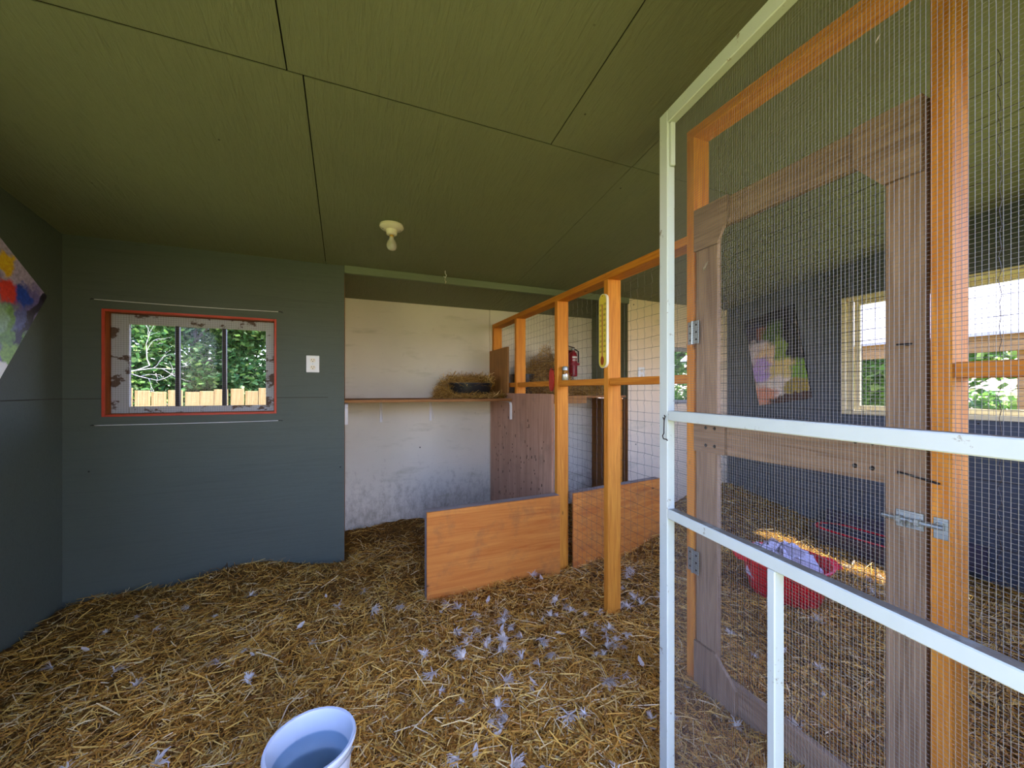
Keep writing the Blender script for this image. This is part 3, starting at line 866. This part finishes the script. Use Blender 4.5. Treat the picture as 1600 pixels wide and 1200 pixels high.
# ------------------------------------------------------------------ thermometer
th = thing('wall_thermometer', 'long yellow thermometer with black numerals on the pine stud', 'thermometer', (PX0, 1.80, 1.40))
ty, tz0, tz1, tw = 1.806, 1.395, 1.812, .036
def capsule(hw, z0, z1, n=10):
    pts = [(ty+hw*math.cos(a), z1-hw+hw*math.sin(a)) for a in [math.pi*i/n for i in range(n+1)]]
    pts += [(ty+hw*math.cos(a), z0+hw+hw*math.sin(a)) for a in [math.pi+math.pi*i/n for i in range(n+1)]]
    return pts
M['yellow'] = plain('yellow_enamel', srgb(226, 206, 72), .4, .4, 0, .06)
M['ivory'] = plain('ivory_plastic', srgb(226, 220, 190), .4, .4)
MB().prism(capsule(tw, tz0, tz1), 'x', PX0-.016, PX0-.001).build('case', M['ivory'], th)
MB().prism(capsule(tw-.004, tz0+.004, tz1-.004), 'x', PX0-.0175, PX0-.0162).build('dial_face', M['yellow'], th)
MB().tube([(PX0-.019, ty, tz0+.045), (PX0-.019, ty, tz1-.060)], .0022, 6).build('glass_tube', M['redd'], th)
MB().prism([(ty+.014*math.cos(a), tz0+.042+.026*math.sin(a)) for a in [2*math.pi*i/16 for i in range(16)]], 'x', PX0-.0205, PX0-.0178).build('bulb_guard', M['orange'], th)
MB().lathe([(0, .001), (.003, .001), (.003, 0)], (PX0-.0178, ty, tz1-.012), 8, Matrix.Rotation(-math.pi/2, 3, 'Y')).build('hanging_hole', M['dark'], th)
def text_mesh(name, rows_, mat, parent):
    V = []; F = []
    dg = bpy.context.evaluated_depsgraph_get
    for s, size, Mx in rows_:
        cu = bpy.data.curves.new('t', 'FONT'); cu.body = s; cu.size = size; cu.align_x = 'CENTER'; cu.align_y = 'CENTER'; cu.resolution_u = 2
        ob = bpy.data.objects.new('t', cu); COL.objects.link(ob)
        bpy.context.view_layer.update()
        me = ob.evaluated_get(dg()).to_mesh()
        n = len(V)
        V += [tuple(Mx @ v.co) for v in me.vertices]; F += [tuple(i+n for i in p.vertices) for p in me.polygons]
        ob.evaluated_get(dg()).to_mesh_clear()
        bpy.data.objects.remove(ob); bpy.data.curves.remove(cu)
    mb = MB(); mb.v = V; mb.f = F
    return mb.build(name, mat, parent)
rot = Matrix(((0, 0, -1), (-1, 0, 0), (0, 1, 0)))     # text x -> -Y, text y -> Z, facing -X
rows_ = []
lefts = ['50', '40', '30', '20', '10', '0', '10', '20', '30', '40']
rights = ['120', '100', '80', '60', '40', '20', '0', '20', '40', '60']
for i in range(10):
    z = tz1-.062-i*.0292
    for s, off in ((lefts[i], .019), (rights[i], -.019)):
        rows_.append((s, .019, Matrix.Translation((PX0-.0178, ty+off, z)) @ rot.to_4x4()))
text_mesh('numerals', rows_, M['dark'], th)
m = MB()
for i in range(46):
    z = tz1-.062-i*.0292/5
    m.box(PX0-.0182, PX0-.0176, ty+.0035, ty+.0075, z-.0005, z+.0005); m.box(PX0-.0182, PX0-.0176, ty-.0075, ty-.0035, z-.0005, z+.0005)
m.build('scale_ticks', M['dark'], th)

# ------------------------------------------------------------------ small things on the partition
rt = thing('red_paddle', 'red oval plastic paddle hanging on the side of the pine stud', 'tag', (PX0, 2.40, 1.27))
MB().prism([(2.415+.030*math.cos(a), 1.345+.082*math.sin(a)) for a in [2*math.pi*i/24 for i in range(24)]], 'x', PX0-.014, PX0-.003).build('blade', M['redtag'], rt)
MB().tube([(PX0+.006, 2.400, 1.415), (PX0-.018, 2.400, 1.415)], .003, 6).build('hanging_nail', M['iron'], rt)
jr = thing('shaker_jar', 'small glass shaker jar with metal lid standing on the middle rail', 'jar', (1.374, 2.318, 1.3385))
MB().lathe([(0, 0), (.022, 0), (.0235, .004), (.0235, .058), (.019, .068), (.019, .074)], (1.374, 2.318, 1.3385), 20).build('glass_body', M['jar'], jr, smooth=True)
MB().lathe([(0, .003), (.0205, .003), (.0205, .042), (0, .044)], (1.374, 2.318, 1.3385), 16).build('powder', plain('pale_powder', srgb(206, 200, 176), .9, .1), jr, smooth=True)
MB().lathe([(.0205, .070), (.0205, .088), (.017, .096), (0, .098)], (1.374, 2.318, 1.3385), 20).build('lid', M['zinc'], jr, smooth=True)

# ------------------------------------------------------------------ fire extinguisher on the alcove wall
fx, fy, fz = 2.235, YA-.062, 1.42
fe = thing('fire_extinguisher', 'small red fire extinguisher mounted on the alcove wall', 'extinguisher', (fx, YA, fz))
fr2 = M['redd']
MB().lathe([(0, 0), (.040, 0), (.047, .008), (.047, .225), (.040, .252), (.020, .268), (.014, .272), (.014, .285)], (fx, fy, fz), 24).build('cylinder', fr2, fe, smooth=True)
MB().lathe([(.016, .283), (.018, .300), (.012, .306), (0, .306)], (fx, fy, fz), 16).build('valve', M['zinc'], fe, smooth=True)
MB().obox((fx-.028, fy-.01, fz+.318), (.085, .016, .008), Matrix.Rotation(R(12), 3, 'Y'), .002).build('lever', M['iron'], fe)
MB().tube([(fx+.015, fy-.01, fz+.295), (fx+.05, fy-.03, fz+.27), (fx+.052, fy-.03, fz+.15)], .007, 8).build('hose', M['blackp'], fe)
m = MB(); m.box(fx-.06, fx+.06, YA-.012, YA-.001, fz+.03, fz+.29, .002); m.box(fx-.052, fx-.048, YA-.10, YA-.012, fz+.12, fz+.145); m.box(fx+.048, fx+.052, YA-.10, YA-.012, fz+.12, fz+.145); m.box(fx-.052, fx+.052, YA-.113, YA-.110, fz+.12, fz+.145)
m.build('wall_bracket', M['redd'], fe)
def arc_label(z0, z1, a0, a1, r):
    m = MB(); n = 8
    vs = [(fx+r*math.sin(a0+(a1-a0)*i/n), fy-r*math.cos(a0+(a1-a0)*i/n), z) for z in (z0, z1) for i in range(n+1)]
    return m.add(vs, [(i, i+1, n+2+i, n+1+i) for i in range(n)])
lm = arc_label(fz+.195, fz+.215, -.7, .7, .0475)
for q in range(4):
    lm.add(arc_label(fz+.165-q*.0, fz+.185, -.6+q*.34, -.42+q*.34, .0475).v, [(i, i+1, 10+i, 9+i) for i in range(8)])
lm.build('label_print', M['white'], fe)

# ------------------------------------------------------------------ outlets
def outlet(x, z, label):
    o = thing('wall_outlet', label, 'outlet', (x, YB, z))
    MB().box(x-.041, x+.041, YB-.013, YB-.0006, z-.059, z+.059, .003).build('cover_plate', M['white'], o)
    for s in (-1, 1):
        f = MB().prism([(x+.017*math.cos(a), z+s*.025+.018*max(-.8, min(.8, math.sin(a)))) for a in [2*math.pi*i/20 for i in range(20)]], 'y', YB-.0155, YB-.0128).build('socket', M['porc'], o)
        m = MB()
        m.box(x-.0085, x-.006, YB-.0162, YB-.0153, z+s*.025, z+s*.025+.009); m.box(x+.006, x+.0085, YB-.0162, YB-.0153, z+s*.025, z+s*.025+.009)
        m.lathe([(0, .0008), (.003, .0008), (.003, 0)], (x, YB-.0153, z+s*.025-.008), 8, Matrix.Rotation(math.pi/2, 3, 'X'))
        m.build('slots', M['dark'], f)
    MB().lathe([(0, .001), (.003, .0008), (.003, 0)], (x, YB-.013, z), 8, Matrix.Rotation(math.pi/2, 3, 'X')).build('screw', M['zinc'], o)
outlet(-.232, 1.455, 'white duplex outlet on the dark grey wall beside the small window')
outlet(2.675, 1.44, 'white outlet on the beige wall behind the fence wire')

# ------------------------------------------------------------------ curtain wires round the window
def curtain_wire(z, label, sag):
    t = thing('curtain_wire', label, 'wire', (-.9, YB, z))
    x0, x1 = -1.372, -.440
    MB().tube([(x0+(x1-x0)*i/8, YB-.016, z-sag*math.sin(math.pi*i/8)) for i in range(9)], .0022, 6).build('coiled_wire', M['bracket'], t)
    for x, s in ((x0, -1), (x1, 1)):
        MB().tube([(x, YB-.016, z), (x+s*.008, YB-.018, z+.003), (x+s*.016, YB-.014, z), (x+s*.022, YB-.0005, z)], .0024, 6).build('screw_eye', M['iron'], t)
curtain_wire(1.803, 'thin white curtain wire stretched above the small window', .004)
curtain_wire(1.065, 'thin white curtain wire stretched below the small window', .002)

# ------------------------------------------------------------------ ceiling lamp
lx, ly = .238, 2.43; lz = zc(ly)
cl = thing('ceiling_lampholder', 'white porcelain ceiling lampholder with an unlit bare bulb', 'lamp', (lx, ly, lz))
MB().lathe([(0, .012), (.069, .004), (.071, -.010), (.060, -.020), (.034, -.026), (.030, -.052), (.024, -.056), (0, -.056)], (lx, ly, lz), 32).build('porcelain_base', M['porc'], cl, smooth=True)
MB().lathe([(.0135, -.054), (.0135, -.068), (.0125, -.07)], (lx, ly, lz), 16).build('screw_cap', M['brass'], cl, smooth=True)
MB().lathe([(.013, -.066), (.015, -.080), (.026, -.098), (.0305, -.115), (.029, -.130), (.020, -.143), (.008, -.1485), (0, -.149)], (lx, ly, lz), 24).build('bulb', M['bulb'], cl, smooth=True)
m = MB(); m.tube([(lx, ly, lz-.07), (lx, ly, lz-.10)], .003, 6); m.tube([(lx-.01, ly, lz-.113), (lx-.004, ly, lz-.10), (lx+.004, ly, lz-.10), (lx+.01, ly, lz-.113)], .0008, 5)
m.build('filament', M['bracket'], cl)
for s in (-1, 1):
    MB().lathe([(0, -.0235), (.005, -.0225), (.006, -.019)], (lx+s*.048, ly, lz), 8).build('mounting_screw', M['iron'], cl)

hk = thing('ceiling_hook', 'small white frayed hook hanging from the ceiling near the alcove', 'hook', (.68, 2.93, zc(2.93)))
z = zc(2.93)
MB().tube([(.68, 2.93, z+.005), (.68, 2.93, z-.02), (.69, 2.93, z-.034), (.682, 2.93, z-.05), (.668, 2.93, z-.044)], .0028, 6).build('hook', M['bracket'], hk)
MB().tube([(.682, 2.93, z-.046), (.678, 2.935, z-.07), (.686, 2.93, z-.082), (.68, 2.93, z-.10)], [.002, .0015, .004, .001], 6).build('string', M['feather'], hk)

# ------------------------------------------------------------------ paintings (plain abstract colour fields)
def painting(name, w, h, base, blobs, label, Mx, edge):
    k = NT(name+'_print', .45, .35)
    co = k.coord()
    wob = k.n('ShaderNodeTexNoise'); k.l(co, wob.inputs['Vector']); wob.inputs['Scale'].default_value = 14; wob.inputs['Detail'].default_value = 5
    add = k.n('ShaderNodeVectorMath', operation='MULTIPLY_ADD'); k.l(wob.outputs['Color'], add.inputs[0]); add.inputs[1].default_value = (.14, 0, .14); k.l(co, add.inputs[2])
    pos = add.outputs[0]
    col = base
    for (u, v, rx, rz, c) in blobs:
        su = k.n('ShaderNodeVectorMath', operation='SUBTRACT'); k.l(pos, su.inputs[0]); su.inputs[1].default_value = (u*w+.07, 0, v*h+.07)
        sc_ = k.n('ShaderNodeVectorMath', operation='MULTIPLY'); k.l(su.outputs[0], sc_.inputs[0]); sc_.inputs[1].default_value = (.8/(rx*w), 0, .8/(rz*h))
        ln = k.n('ShaderNodeVectorMath', operation='LENGTH'); k.l(sc_.outputs[0], ln.inputs[0])
        col = k.mix(k.ramp(ln.outputs['Value'], [(.70, WHT), (1.0, BLK)]), col, c)
    br = k.noise(k.coord((1, 1, 1)), 60, 4)
    col = k.mix(.22, col, k.ramp(br, [(.35, BLK), (.65, WHT)]), 'OVERLAY')
    k.color(col)
    t = thing(name, label, 'painting')
    MB().box(-w/2, w/2, -.018, .0, -h/2, h/2, .002).build('canvas_frame', edge, t, local=True)
    mb = MB(); mb.add([(-w/2+.001, -.0186, -h/2+.001), (w/2-.001, -.0186, -h/2+.001), (w/2-.001, -.0186, h/2-.001), (-w/2+.001, -.0186, h/2-.001)], [(0,1,2,3)])
    mb.build('picture', k.m, t, local=True)
    t.matrix_world = Mx
    return t
def frame_mx(c, xa, za):
    xa, za = Vector(xa).normalized(), Vector(za).normalized(); ya = za.cross(xa)
    return Matrix.Translation(c) @ Matrix((xa, ya, za)).transposed().to_4x4()
a = Vector((0, -.828, .562)); b = Vector((0, -.562, -.828)); pw_, ph_ = .62, .86
Rc = Vector((XL+.001, 2.893, 1.775))
painting('painting', pw_, ph_, srgb(116, 104, 140),
    [(.3, .46, .5, .14, srgb(176, 160, 186)), (.40, .36, .12, .12, srgb(112, 100, 158)), (.49, .46, .05, .08, srgb(30, 22, 34)), (.29, .35, .09, .06, srgb(40, 74, 176)), (.17, .30, .10, .06, srgb(216, 60, 48)), (.06, .42, .08, .05, srgb(226, 180, 40)),
     (.36, .13, .18, .12, srgb(104, 146, 70)), (.46, .22, .04, .26, srgb(48, 44, 66)), (.40, .24, .05, .08, srgb(84, 92, 150)), (.47, .02, .06, .08, srgb(128, 170, 70)), (.2, .12, .12, .10, srgb(130, 166, 130)), (.42, -.10, .12, .06, srgb(240, 240, 232)), (.3, -.3, .4, .16, srgb(70, 120, 60)), (-.2, -.1, .3, .3, srgb(120, 140, 90))],
    'tilted colourful floral painting of purple, red and green on the left wall', frame_mx(Rc+a*pw_/2+b*ph_/2, -a, -b), M['dark'])
painting('painting', .50, .90, srgb(150, 128, 110),
    [(0, .46, .7, .12, srgb(24, 24, 30)), (-.36, .28, .28, .14, srgb(44, 42, 70)), (-.14, .30, .14, .07, srgb(120, 66, 50)), (.1, .22, .26, .16, srgb(66, 92, 34)), (.36, .1, .16, .36, srgb(16, 18, 14)), (-.32, .1, .26, .12, srgb(196, 186, 200)), (-.12, -.02, .26, .16, srgb(222, 190, 150)), (.12, .0, .12, .2, srgb(120, 146, 50)),
     (-.3, -.12, .22, .14, srgb(178, 150, 214)), (.08, -.16, .26, .12, srgb(214, 190, 116)), (.4, -.2, .16, .12, srgb(110, 150, 40)), (-.1, -.32, .34, .10, srgb(224, 210, 200)), (-.34, -.40, .22, .10, srgb(210, 140, 110)), (.28, -.36, .24, .08, srgb(150, 130, 50)), (.2, -.47, .5, .05, srgb(70, 46, 36))],
    'tilted painting with dark foliage over peach and lavender on the pen wall', frame_mx(Vector((XR-.001, 2.505, 1.60)), (0, -.985, .174), (0, .174, .985)), M['dark'])

# ------------------------------------------------------------------ tubs and pails
def hz(x, y): return float(hf(np.array([x]), np.array([y]))[0])
px, py = PAIL; pz = .018
pl = thing('plastic_pail', 'pale bluish white plastic pail standing in the front straw', 'pail', (px, py, pz))
MB().lathe([(0, .003), (.086, .003), (.090, .010), (.112, .236), (.119, .240), (.121, .246), (.118, .252), (.111, .251), (.1085, .244), (.086, .014), (0, .012)], (px, py, pz), 40).build('shell', M['pail'], pl, smooth=True)
MB().lathe([(0, .190), (.1035, .190), (.1035, .187), (0, .187)], (px, py, pz), 32).build('water', glassmat('cloudy_water', (.78, .88, .94, 1), .12), pl, smooth=True)
m = MB(); m.tube([(px+.121*math.cos(a), py+.121*math.sin(a), pz+.228) for a in [R(200)+R(140)*i/12 for i in range(13)]], .002, 5)
m.build('wire_handle', M['zinc'], pl)
tx, ty2 = TUB; tz = .02
tb = thing('red_basin', 'bright red plastic basin with grips behind the white screen door', 'basin', (tx, ty2, tz))
MB().lathe([(0, .004), (.165, .004), (.172, .012), (.222, .240), (.236, .246), (.238, .252), (.226, .254), (.218, .246), (.168, .016), (0, .014)], (tx, ty2, tz), 40).build('shell', M['red'], tb, smooth=True)
for s in (0, math.pi):
    m = MB(); ca, sa = math.cos(R(-38)+s), math.sin(R(-38)+s)
    pts = [(tx+ca*r_-sa*q, ty2+sa*r_+ca*q) for r_, q in ((.225, -.085), (.262, -.065), (.272, -.03), (.272, .03), (.262, .065), (.225, .085))]
    m.prism(pts, 'z', tz+.240, tz+.250); m.build('grip', M['red'], tb)
# crumpled white sack in the basin
n1, n2 = 40, 16; vs = []; fs = []
rr = np.random.RandomState(5)
for j in range(n2+1):
    t = j/n2
    for i in range(n1):
        an = 2*math.pi*i/n1
        cr = .010*math.sin(5*an+7*t)+.008*math.sin(11*an-9*t)+.007*math.sin(17*an+21*t)+rr.uniform(-.003, .003)
        r_ = .188*math.sin(t*math.pi/2)**.8
        vs.append((tx-.01+(r_+cr*t)*math.cos(an), ty2+.01+(r_+cr*t)*math.sin(an), tz+.135+.185*math.cos(t*math.pi/2)**.9+cr*1.2))
for j in range(n2):
    for i in range(n1): fs.append((j*n1+i, j*n1+(i+1) % n1, (j+1)*n1+(i+1) % n1, (j+1)*n1+i))
mb = MB(); mb.v = vs; mb.f = fs
M['sack'] = plain('white_woven_plastic', srgb(196, 186, 198), .5, .4, 0, .12)
sk = mb.build('crumpled_sack', M['sack'], None, smooth=True)
sk.data.update(); tag(sk, 'crumpled lavender white plastic sack stuffed in the red basin', 'sack')
# feeder trough by the right wall
ax, ay, az = PAN[0], PAN[1], .085
ft = thing('feed_trough', 'low dark feed trough with red inner rim along the pen wall', 'trough', (ax, ay, .03))
def stadium(L, r, z, n=10, cx=ax, cy=ay):
    p = [(cx+r*math.cos(a), cy+L+r*math.sin(a), z) for a in [math.pi*i/n for i in range(n+1)]]
    p += [(cx+r*math.cos(a), cy-L+r*math.sin(a), z) for a in [math.pi+math.pi*i/n for i in range(n+1)]]
    return p
def loft(rings):
    m = MB(); n = len(rings[0]); vs = [p for r_ in rings for p in r_]
    fs = [(i*n+k, i*n+(k+1) % n, (i+1)*n+(k+1) % n, (i+1)*n+k) for i in range(len(rings)-1) for k in range(n)]
    fs.append(tuple(range((len(rings)-1)*n, len(rings)*n)))
    m.add(vs, fs); return m
M['greyp'] = plain('dark_grey_rubber', srgb(72, 66, 78), .55, .4, 0, .25)
loft([stadium(.24, .15, .03), stadium(.24, .17, .15), stadium(.24, .165, .158), stadium(.24, .150, .155)]).build('body', M['greyp'], ft, smooth=True)
loft([stadium(.24, .1495, .157), stadium(.24, .118, .160), stadium(.24, .112, .10), stadium(.24, .10, .06)]).build('red_liner', M['red'], ft, smooth=True)
MB().box(ax+.180, ax+.235, ay-.5, ay+.42, .06, .24, .004).build('back_board', M['greyp'], ft)

# stray feathers caught up high
for (x, y, z, s, lab) in ((1.315, 1.14, 1.745, 1.0, 'white down feather stuck on the hinge stile of the pen door'), (PX1+.012, 1.30, 1.62, .8, 'white down feather caught in the fence wire beside the screen door'),
                          (.742, .330, 1.80, .35, 'tiny white feather tuft stuck high on the screen door mesh')):
    put_feather(x, y, z, lab, None, s, (0, R(-90), fr_.uniform(0, 3)))

# ------------------------------------------------------------------ outdoors
fn = thing('board_fence', 'sunlit vertical board fence seen through the small window', 'fence', (-1.6, 5.7, -.12))
rr = random.Random(9)
pm = [MB().box(-.068, .068, -.009, .009, 0, 1.40, .003) for _ in range(1)][0]
first = None
x = -5.0
while x < 2.2:
    if first is None:
        o = pm.build('plank', M['fence'], fn, local=True); first = o
    else:
        o = first.copy(); COL.objects.link(o); o.parent = fn
    o.location = (x+1.6, rr.uniform(-.006, .006), rr.uniform(-.03, .02)); o.rotation_euler = (0, rr.uniform(-.008, .008), 0)
    x += .146+rr.uniform(0, .006)
for z in (.3, 1.0):
    MB().box(-5.1, 2.2, 5.712, 5.75, z-.045, z+.045, .003).build('fence_rail', M['fence'], fn)

def leaves(name, C, size, mat, parent):
    n = len(C); yaw = RS.uniform(0, 6.28, n)
    return strands(name, C, yaw, RS.normal(-.2, .5, n), RS.uniform(.8, 1.4, n)*size, RS.uniform(.45, .8, n)*size, RS.normal(0, .1, n), mat, parent, None)
def tree(x, y, h, r, n, label, mat, seed, group=None, lean=0.0, low=.25, name='leafy_tree', lf=.075):
    t = thing(name, label, 'tree', (x, y, -.12), group)
    q = random.Random(seed); m = MB()
    m.tube([(x, y, -.12), (x+lean*.4, y, h*.3), (x+lean, y+.1, h*.7)], [h*.022, h*.017, h*.006], 8)
    m.build('trunk', M['bark'], t)
    for i in range(9):
        a = q.uniform(0, 6.28); z0 = h*q.uniform(low*.8, .6); l = r*q.uniform(.6, 1.1)
        p1 = Vector((x+lean*z0/h, y, z0)); d = Vector((math.cos(a), math.sin(a), q.uniform(.1, .7)))
        pts = [p1]; 
        for j in range(4): pts.append(pts[-1]+(d+Vector((q.uniform(-.5, .5), q.uniform(-.5, .5), q.uniform(-.4, .4))))*l/4)
        MB().tube(pts, [h*.008, h*.006, h*.005, h*.003, h*.001], 6).build('branch', M['bark'], t)
    # clumped crown
    k = 46; cc = []
    for i in range(k):
        a = q.uniform(0, 6.28); zz = q.uniform(low, 1.0); rad = r*math.sqrt(q.random())*(math.sin(math.pi*min(1, (zz-low)/(1-low)*.85+.12))**.6)
        cc.append((x+lean*zz+rad*math.cos(a), y+rad*math.sin(a), zz*h))
    cc = np.array(cc); idx = RS.randint(0, k, n)
    C = cc[idx]+RS.normal(0, 1, (n, 3))*np.array([r*.20, r*.20, h*.055])
    leaves('crown', C, lf, mat, t)
    return t
tree(-4.5, 8.8, 4.4, 1.15, 24000, 'pale branched green tree in the left pane of the small window', M['leafa'], 1, low=.10)
tree(-2.75, 9.2, 4.6, 1.15, 24000, 'dense green tree in the middle pane of the small window', M['leafa'], 2, low=.08)
tree(-1.1, 8.9, 4.4, 1.15, 24000, 'soft green tree in the right pane of the small window', M['leafa'], 3, low=.08)
tree(9.6, 8.8, 4.5, 1.5, 14000, 'green tree outside the small window in the beige wall', M['leafb'], 4, low=.08, lf=.15)
tree(-4.2, 15.0, 7.0, 3.2, 12000, 'tall shady tree behind the trees of the small window', M['leafa'], 5, low=.05, lf=.10)
bb = thing('bare_branch', 'pale bare branching limb in front of the left window tree', 'branch', (-2.9, 6.6, -.12))
m = MB(); q = random.Random(4)
def limb(p, d, l, r_, dep):
    pts = [Vector(p)]
    for j in range(4):
        d = (d+Vector((q.uniform(-.45, .45), q.uniform(-.1, .1), q.uniform(-.35, .35)))).normalized(); pts.append(pts[-1]+d*l/4)
    m.tube(pts, [r_*(1-.15*j) for j in range(5)], 5)
    if dep:
        for j in (2, 3, 4): limb(pts[j], (d+Vector((q.uniform(-1, 1), 0, q.uniform(-.6, 1)))).normalized(), l*.6, r_*.5, dep-1)
limb((-3.0, 6.6, -.12), Vector((.02, 0, 1)), 1.6, .03, 0)
limb((-2.98, 6.6, 1.35), Vector((.8, 0, .45)), .62, .014, 3)
m.build('limb', plain('pale_bark', srgb(196, 186, 172), .8, .2), bb)

# open shelter outside the right window
cp = thing('open_shelter', 'open shelter with pale roof and tan fascia outside the wide window', 'shelter', (7.6, 1.5, -.12))
MB().box(6.48, 6.52, -3.2, 6.0, 1.69, 1.895, .004).build('fascia', M['fascia'], cp)
s = math.tan(R(34))
for i in range(23):
    ya = -3.3+i*.41
    MB().prism([(6.42, 1.87), (8.9, 1.87+2.48*s), (8.9, 1.90+2.48*s), (6.42, 1.90)], 'y', ya, ya+.405).build('roof_sheet', M['roofm'], cp)
for yy in (-3.0, 1.62, 5.9):
    for xx in (6.55, 8.8):
        MB().box(xx, xx+.09, yy, yy+.09, -.12, 1.70 if xx < 7 else 3.4, .004).build('post', M['fascia'], cp)
tree(11.6, 4.4, 4.0, 1.7, 14000, 'leafy bush beyond the open shelter, left in the wide window', M['leafb'], 6, low=.05, lf=.15)
tree(11.4, .9, 3.8, 1.7, 14000, 'leafy bush beyond the open shelter, right in the wide window', M['leafb'], 7, low=.05, lf=.15)
